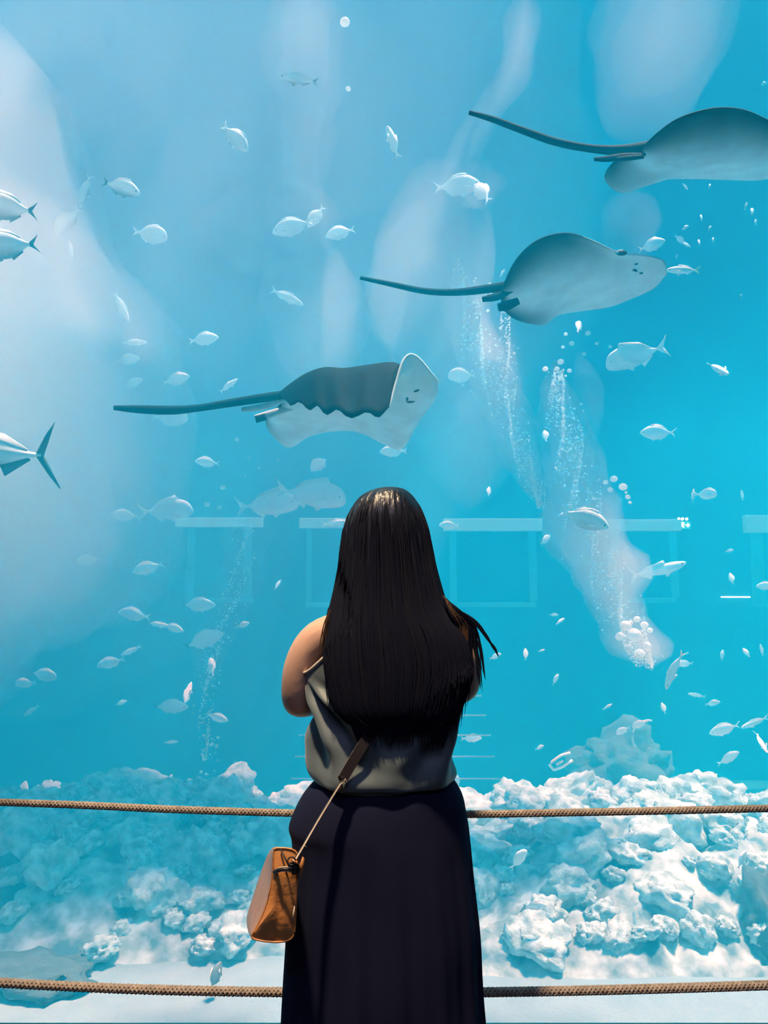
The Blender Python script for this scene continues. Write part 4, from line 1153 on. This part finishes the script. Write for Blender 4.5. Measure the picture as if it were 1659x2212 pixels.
for i in range(520):                           # locks lying on the fall of hair
    u = -math.pi / 2 + rh.uniform(-1.5, 1.5)
    t0 = rh.uniform(2.6, 10); pts = []
    drift = rh.uniform(-0.06, 0.06)
    t1 = len(HR) - 1 + 0.0
    for k in range(14):
        t = t0 + (t1 - t0) * k / 13
        uu = u + drift * k / 13 * 2
        p = hair_pt(uu, t)
        c_ = Vector((p.x - hair_pt(0, t).x / 2 - hair_pt(math.pi, t).x / 2, p.y - PY - cr([float(r[4]) for r in HR], min(t, len(HR) - 1.001)), 0))
        c_ = c_.normalized() if c_.length > 1e-6 else Vector((0, -1, 0))
        pts.append(p + c_ * 0.0022)
    end = pts[-1]; d = (pts[-1] - pts[-3]).normalized()
    ext = 0.055 * rh.random() ** 1.6
    xs = (end.x - at(866, 1560, PY - .12).x)
    pts[-1] = pts[-1].copy()
    for k in (1, 2, 3):
        pts.append(end + Vector((d.x * 0.2 * ext * k / 3 * 3, -0.001, -ext * k / 3)))
    strand(pts, rh.uniform(0.0016, 0.0032), hcol())
def px_strand(P, r, col, jit=0.0):
    q = [at(x + rh.uniform(-jit, jit), y + rh.uniform(-jit, jit), Y) for x, y, Y in P]
    m_ = 5 * (len(q) - 1) + 1
    strand([cr(q, min(k / 5, len(q) - 1 - 1e-6)) for k in range(m_)], r, col)
YB = PY - 0.09
for i in range(70):                            # hair swept over the shoulder
    f = rh.random()
    tip = (975 + 62 * f, 1395 + 75 * (1 - f) + rh.uniform(-12, 45))
    px_strand([(955 + 8 * f, 1285 + 10 * f, YB), (975 + 14 * f, 1318 + 10 * (1 - f), YB - 0.01), (985 + 38 * f, 1345 + 16 * (1 - f), YB - 0.005), (tip[0] - 6 * f, tip[1] - 38, YB), (tip[0], tip[1], YB + 0.005)],
              rh.uniform(0.002, 0.0034), (0.10, 0.055, 0.03) if (0.15 < f < 0.7 and rh.random() < 0.45) else HC, 2)  # brown strands: warm highlights put into the hair colour
for i in range(16):                            # the longest wisp standing away from the shoulder
    k = rh.uniform(-3, 3)
    px_strand([(965, 1312 + k, YB), (1000, 1326 + k, YB), (1030, 1346 + k, YB), (1052, 1376 + k, YB), (1066 + k, 1398 + k, YB), (1074 + k, 1414 + 2 * k, YB)], 0.0028, HC, 1.5)
for i in range(9):
    k = rh.uniform(-6, 6)
    px_strand([(1005, 1330 + k, YB), (1030 + k, 1362, YB), (1040 + k, 1400, YB), (1046 + k, 1440, YB), (1049 + k, 1470 + 3 * k, YB)], 0.0016, HC, 1.5)
for i in range(9):
    k = rh.uniform(-5, 5)
    px_strand([(1000, 1335 + k, YB), (1018 + k, 1375, YB), (1030 + k, 1420, YB), (1035 + k, 1455, YB), (1037 + k, 1485 + 2 * k, YB)], 0.0018, HC, 1.5)
for i in range(40):                            # ragged lower corner by the arm
    x = rh.uniform(968, 1016)
    px_strand([(x, 1430, YB - 0.03), (x + 2, 1465, YB - 0.03), (x - 1, 1500, YB - 0.03), (x - 5, 1500 + rh.uniform(10, 100) * (1.3 - (x - 968) / 60), YB - 0.03)], 0.0024, HC, 2)
for i in range(46):                            # loose ends on the bare shoulder side
    x = rh.uniform(700, 742)
    px_strand([(x + 8, 1310, YB + 0.02), (x + 2, 1360, YB), (x - 4, 1400, YB - 0.015), (x, 1440, YB - 0.03), (x + 6, 1450 + rh.uniform(10, 110), YB - 0.03)], 0.0018,
              (0.09, 0.055, 0.035) if rh.random() < 0.22 else HC, 2)  # some ends painted browner for the warm light on them
for i in range(10):
    x = rh.uniform(684, 700)
    px_strand([(712, 1318, YB), (x + 10, 1350, YB - 0.01), (x + 4, 1385, YB - 0.015), (x, 1415, YB - 0.02)], 0.0009, (0.05, 0.03, 0.02), 2)  # wisps tinted likewise for the warm light
me = bpy.data.meshes.new('hair'); bm.to_mesh(me); bm.free(); smooth(me)
hairo = link('hair', me, [M['hair'], M['hair_lock']], person); tag(hairo, 'very long straight black-brown hair')

# ================================================================ shoulder bag
M['leather'] = mat('tan_leather', (0.62, 0.27, 0.09), 0.38, noise=(12, (0.52, 0.21, 0.065), 5, (1, 1, 1)), bump=(70, 0.12, 4, (1, 1, 1)), coat=0.15)
M['leather_dark'] = mat('dark_leather', (0.02, 0.016, 0.018), 0.5)
M['strap_edge'] = mat('pale_strap_edge', (0.62, 0.52, 0.40), 0.6)
M['brass'] = mat('brass', (0.75, 0.55, 0.3), 0.3, metal=1.0)
bag = empty('shoulder_bag', at(590, 2030, 1.78))
OB = bag.location.copy()
tag(bag, 'tan leather shoulder bag on a long black strap hanging at the hip', 'bag')
near = [(593, 1836), (606, 1833), (622, 1834), (636, 1839), (642, 1850), (643, 1880), (641, 1920), (639, 1960), (637, 2000), (634, 2020), (622, 2030), (602, 2034), (580, 2033), (560, 2030), (547, 2026), (545, 2018), (556, 2000), (570, 1970), (581, 1935), (588, 1895), (590, 1860)]
far = [(586, 1836), (598, 1840), (612, 1846), (620, 1852), (622, 1862), (620, 1890), (615, 1925), (610, 1960), (604, 1990), (600, 2005), (590, 2014), (575, 2018), (560, 2018), (546, 2014), (537, 2006), (533, 1996), (534, 1976), (545, 1940), (558, 1900), (570, 1866), (578, 1846)]
rr = []
bm = bmesh.new()
K = [(0.0, 1.0), (0.06, 1.03), (0.3, 1.045), (0.6, 1.045), (0.9, 1.02), (1.0, 0.96)]
NS = len(near) * 4
def prof(L, k):
    t = k / 4; m_ = len(L); i = int(t) % m_; f = t - int(t)
    g = [Vector((*L[(i + d) % m_], 0)) for d in (-1, 0, 1, 2)]
    return (g[1] * 2 + (g[2] - g[0]) * f + (g[0] * 2 - g[1] * 5 + g[2] * 4 - g[3]) * f * f + (g[1] * 3 - g[0] - g[2] * 3 + g[3]) * f ** 3) * 0.5
def prof3(f, k, grow=1.0):
    a, b = prof(near, k), prof(far, k)
    p = a.lerp(b, f); ca, cb = Vector((600, 1940, 0)), Vector((575, 1935, 0))
    c_ = ca.lerp(cb, f); p = c_ + (p - c_) * grow
    return at(p.x, p.y, 1.70 + 0.19 * f) - OB
for f, g in K:
    rr.append([bm.verts.new(prof3(f, k, g if 0 < f < 1 else 1.0)) for k in range(NS)])
for i in range(len(rr) - 1):
    for k in range(NS):
        bm.faces.new((rr[i][k], rr[i][(k + 1) % NS], rr[i + 1][(k + 1) % NS], rr[i + 1][k]))
cen = prof3(1.0, 0) * 0 + sum((v.co for v in rr[-1]), Vector()) / NS
cv = bm.verts.new(cen + Vector((0, 0.012, 0)))
for k in range(NS): bm.faces.new((rr[-1][k], rr[-1][(k + 1) % NS], cv))
bo_ = link('bag_body', from_bm('bag_body', bm), M['leather'], bag)
# end panel with soft creases
bm = bmesh.new(); NR = 14
rr = []
c0 = sum((prof3(0, k) for k in range(NS)), Vector()) / NS
for j in range(NR):
    f = 1 - j / NR
    ring = []
    for k in range(NS):
        p = c0 + (prof3(0, k) - c0) * f
        puff = 0.012 * (1 - f ** 2.2)
        cz = p.z - c0.z
        crease = 0.004 * math.exp(-((p.x - c0.x - 0.006 - 0.18 * cz) / 0.011) ** 2) * sstep(0.06, -0.02, cz) + 0.002 * math.sin(p.z * 60 + p.x * 40) * (1 - f)
        ring.append(bm.verts.new(p + Vector((0, -puff + crease, 0))))
    rr.append(ring)
for j in range(NR - 1):
    for k in range(NS):
        bm.faces.new((rr[j][k], rr[j][(k + 1) % NS], rr[j + 1][(k + 1) % NS], rr[j + 1][k]))
bm.faces.new(rr[-1])
gus = link('end_panel', from_bm('end_panel', bm), M['leather'], bag)
bm = bmesh.new(); bm_tube(bm, [prof3(0, k, 1.01) for k in range(NS)] + [prof3(0, 0, 1.01)], 0.0022, 6, caps=False)
link('piping', from_bm('piping', bm), M['leather'], gus)
def on_bag(px, py, Y): return at(px, py, Y) - OB
bm = bmesh.new(); bm_tube(bm, [on_bag(x, y, Y) for x, y, Y in ((592, 1883, 1.694), (603, 1879, 1.677), (616, 1877, 1.672), (630, 1879, 1.677), (641, 1884, 1.694))], (0.0035), 8)
link('seam_band', from_bm('seam_band', bm), M['leather_dark'], gus)
for dy in (-4.5, 4.5):
    bm = bmesh.new(); bm_tube(bm, [on_bag(x, y + dy, Y) for x, y, Y in ((593, 1883, 1.693), (603, 1879, 1.676), (616, 1877, 1.671), (630, 1879, 1.676), (640, 1884, 1.693))], 0.0011, 6)
    link('stitch_line', from_bm('stitch_line', bm), M['strap_edge'], gus)
bm = bmesh.new(); bm_tube(bm, [on_bag(x, y, Y) for x, y, Y in ((606, 1834, 1.695), (614, 1850, 1.684), (622, 1866, 1.680), (628, 1880, 1.682))], 0.0018, 6)
link('zip', from_bm('zip', bm), M['leather_dark'], bag)
def slab(name, pts, Y, th, m, parent):
    b2 = bmesh.new()
    f = b2.faces.new([b2.verts.new(on_bag(x, y, Y)) for x, y in pts])
    r = bmesh.ops.extrude_face_region(b2, geom=[f])
    for v in r['geom']:
        if isinstance(v, bmesh.types.BMVert): v.co.y -= th
    bmesh.ops.bevel(b2, geom=b2.edges[:], offset=0.0012, segments=2, affect='EDGES')
    return link(name, from_bm(name, b2), m, parent)
slab('side_tab', [(626, 1862), (637, 1858), (648, 1866), (646, 1884), (634, 1890), (626, 1880)], 1.682, 0.006, M['leather_dark'], bag)
slab('leather_tab', [(653, 1849), (658, 1853), (657, 1868), (653, 1888), (650, 1896), (650, 1882), (644, 1884), (642, 1878), (648, 1864)], 1.690, 0.006, M['leather'], bag)
slab('leather_keeper', [(632, 1854), (640, 1857), (645, 1862), (643, 1866), (635, 1863), (630, 1858)], 1.676, 0.006, M['leather'], bag)
c_ = on_bag(630, 1860, 1.672)
bm = bmesh.new(); bm_tube(bm, [c_ + Vector((0.008 * math.cos(a), 0, 0.008 * math.sin(a))) for a in [i * math.pi / 8 for i in range(17)]], 0.0016, 6, caps=False)
link('ring', from_bm('ring', bm), M['leather_dark'], bag)
bm = bmesh.new(); bm_tube(bm, [on_bag(636, 1957, 1.69), on_bag(634, 1975, 1.688), on_bag(631, 1990, 1.69)], 0.0018, 6)
link('pull_cord', from_bm('pull_cord', bm), M['strap_edge'], bag)
slab('buckle', [(656, 1824), (664, 1827), (663, 1830), (655, 1827)], 1.70, 0.004, M['brass'], bag)

# strap: flat ribbon, edge-on near the bag, face-on across the back
sp = [((636, 1858), 1.684, 'e'), ((652, 1832), 1.700, 'e'), ((690, 1766), 1.735, 'e'), ((735, 1692), 1.760, 'e'), ((742, 1680), 1.762, 'f'), ((770, 1632), 1.766, 'f'), ((805, 1575), 1.773, 'f'), ((850, 1505), 1.784, 'f'), ((905, 1420), 1.790, 'f'), ((945, 1355), 1.81, 'f')]
pts = [on_bag(x, y, Y) for (x, y), Y, _ in sp]
modes = [m_ for *_, m_ in sp]
# over the shoulder, down the front and round to the far end of the bag
for q in ((0.145, PY + 0.0, 1.345), (0.135, PY + 0.09, 1.28), (0.06, PY + 0.145, 1.14), (-0.06, PY + 0.15, 0.96), (-0.17, PY + 0.13, 0.82), (-0.245, PY + 0.03, 0.70)):
    pts.append(Vector(q) - OB); modes.append('f')
n = 6 * (len(pts) - 1) + 1
bm = bmesh.new(); prev = None
faces_e = []
for i in range(n):
    t = min(i / 6, len(pts) - 1 - 1e-6)
    p = cr(pts, t); d = (cr(pts, min(t + 0.05, len(pts) - 1 - 1e-6)) - cr(pts, max(t - 0.05, 0))).normalized()
    m0 = modes[int(t)]; m1 = modes[min(int(t) + 1, len(modes) - 1)]
    k = (0 if m0 == 'e' else 1) * (1 - (t - int(t))) + (0 if m1 == 'e' else 1) * (t - int(t))
    P0 = p + OB
    out = Vector((P0.x - O.x, P0.y - PY, 0)).normalized() if t > 8.5 else Vector((0, -1, 0))
    side = d.cross(out).normalized()
    wdir = (out * (1 - k) + side * k).normalized(); tdir = wdir.cross(d).normalized()
    hw, ht = 0.0115, 0.0016
    ring = [bm.verts.new(p + wdir * hw * a + tdir * ht * b) for a, b in ((1, 1), (-1, 1), (-1, -1), (1, -1))]
    if prev:
        for q in range(4):
            f = bm.faces.new((prev[q], prev[(q + 1) % 4], ring[(q + 1) % 4], ring[q]))
            f.material_index = 1 if q in (1, 3) else 0
    prev = ring
me = from_bm('strap', bm, False)
link('strap', me, [M['leather_dark'], M['strap_edge']], bag)
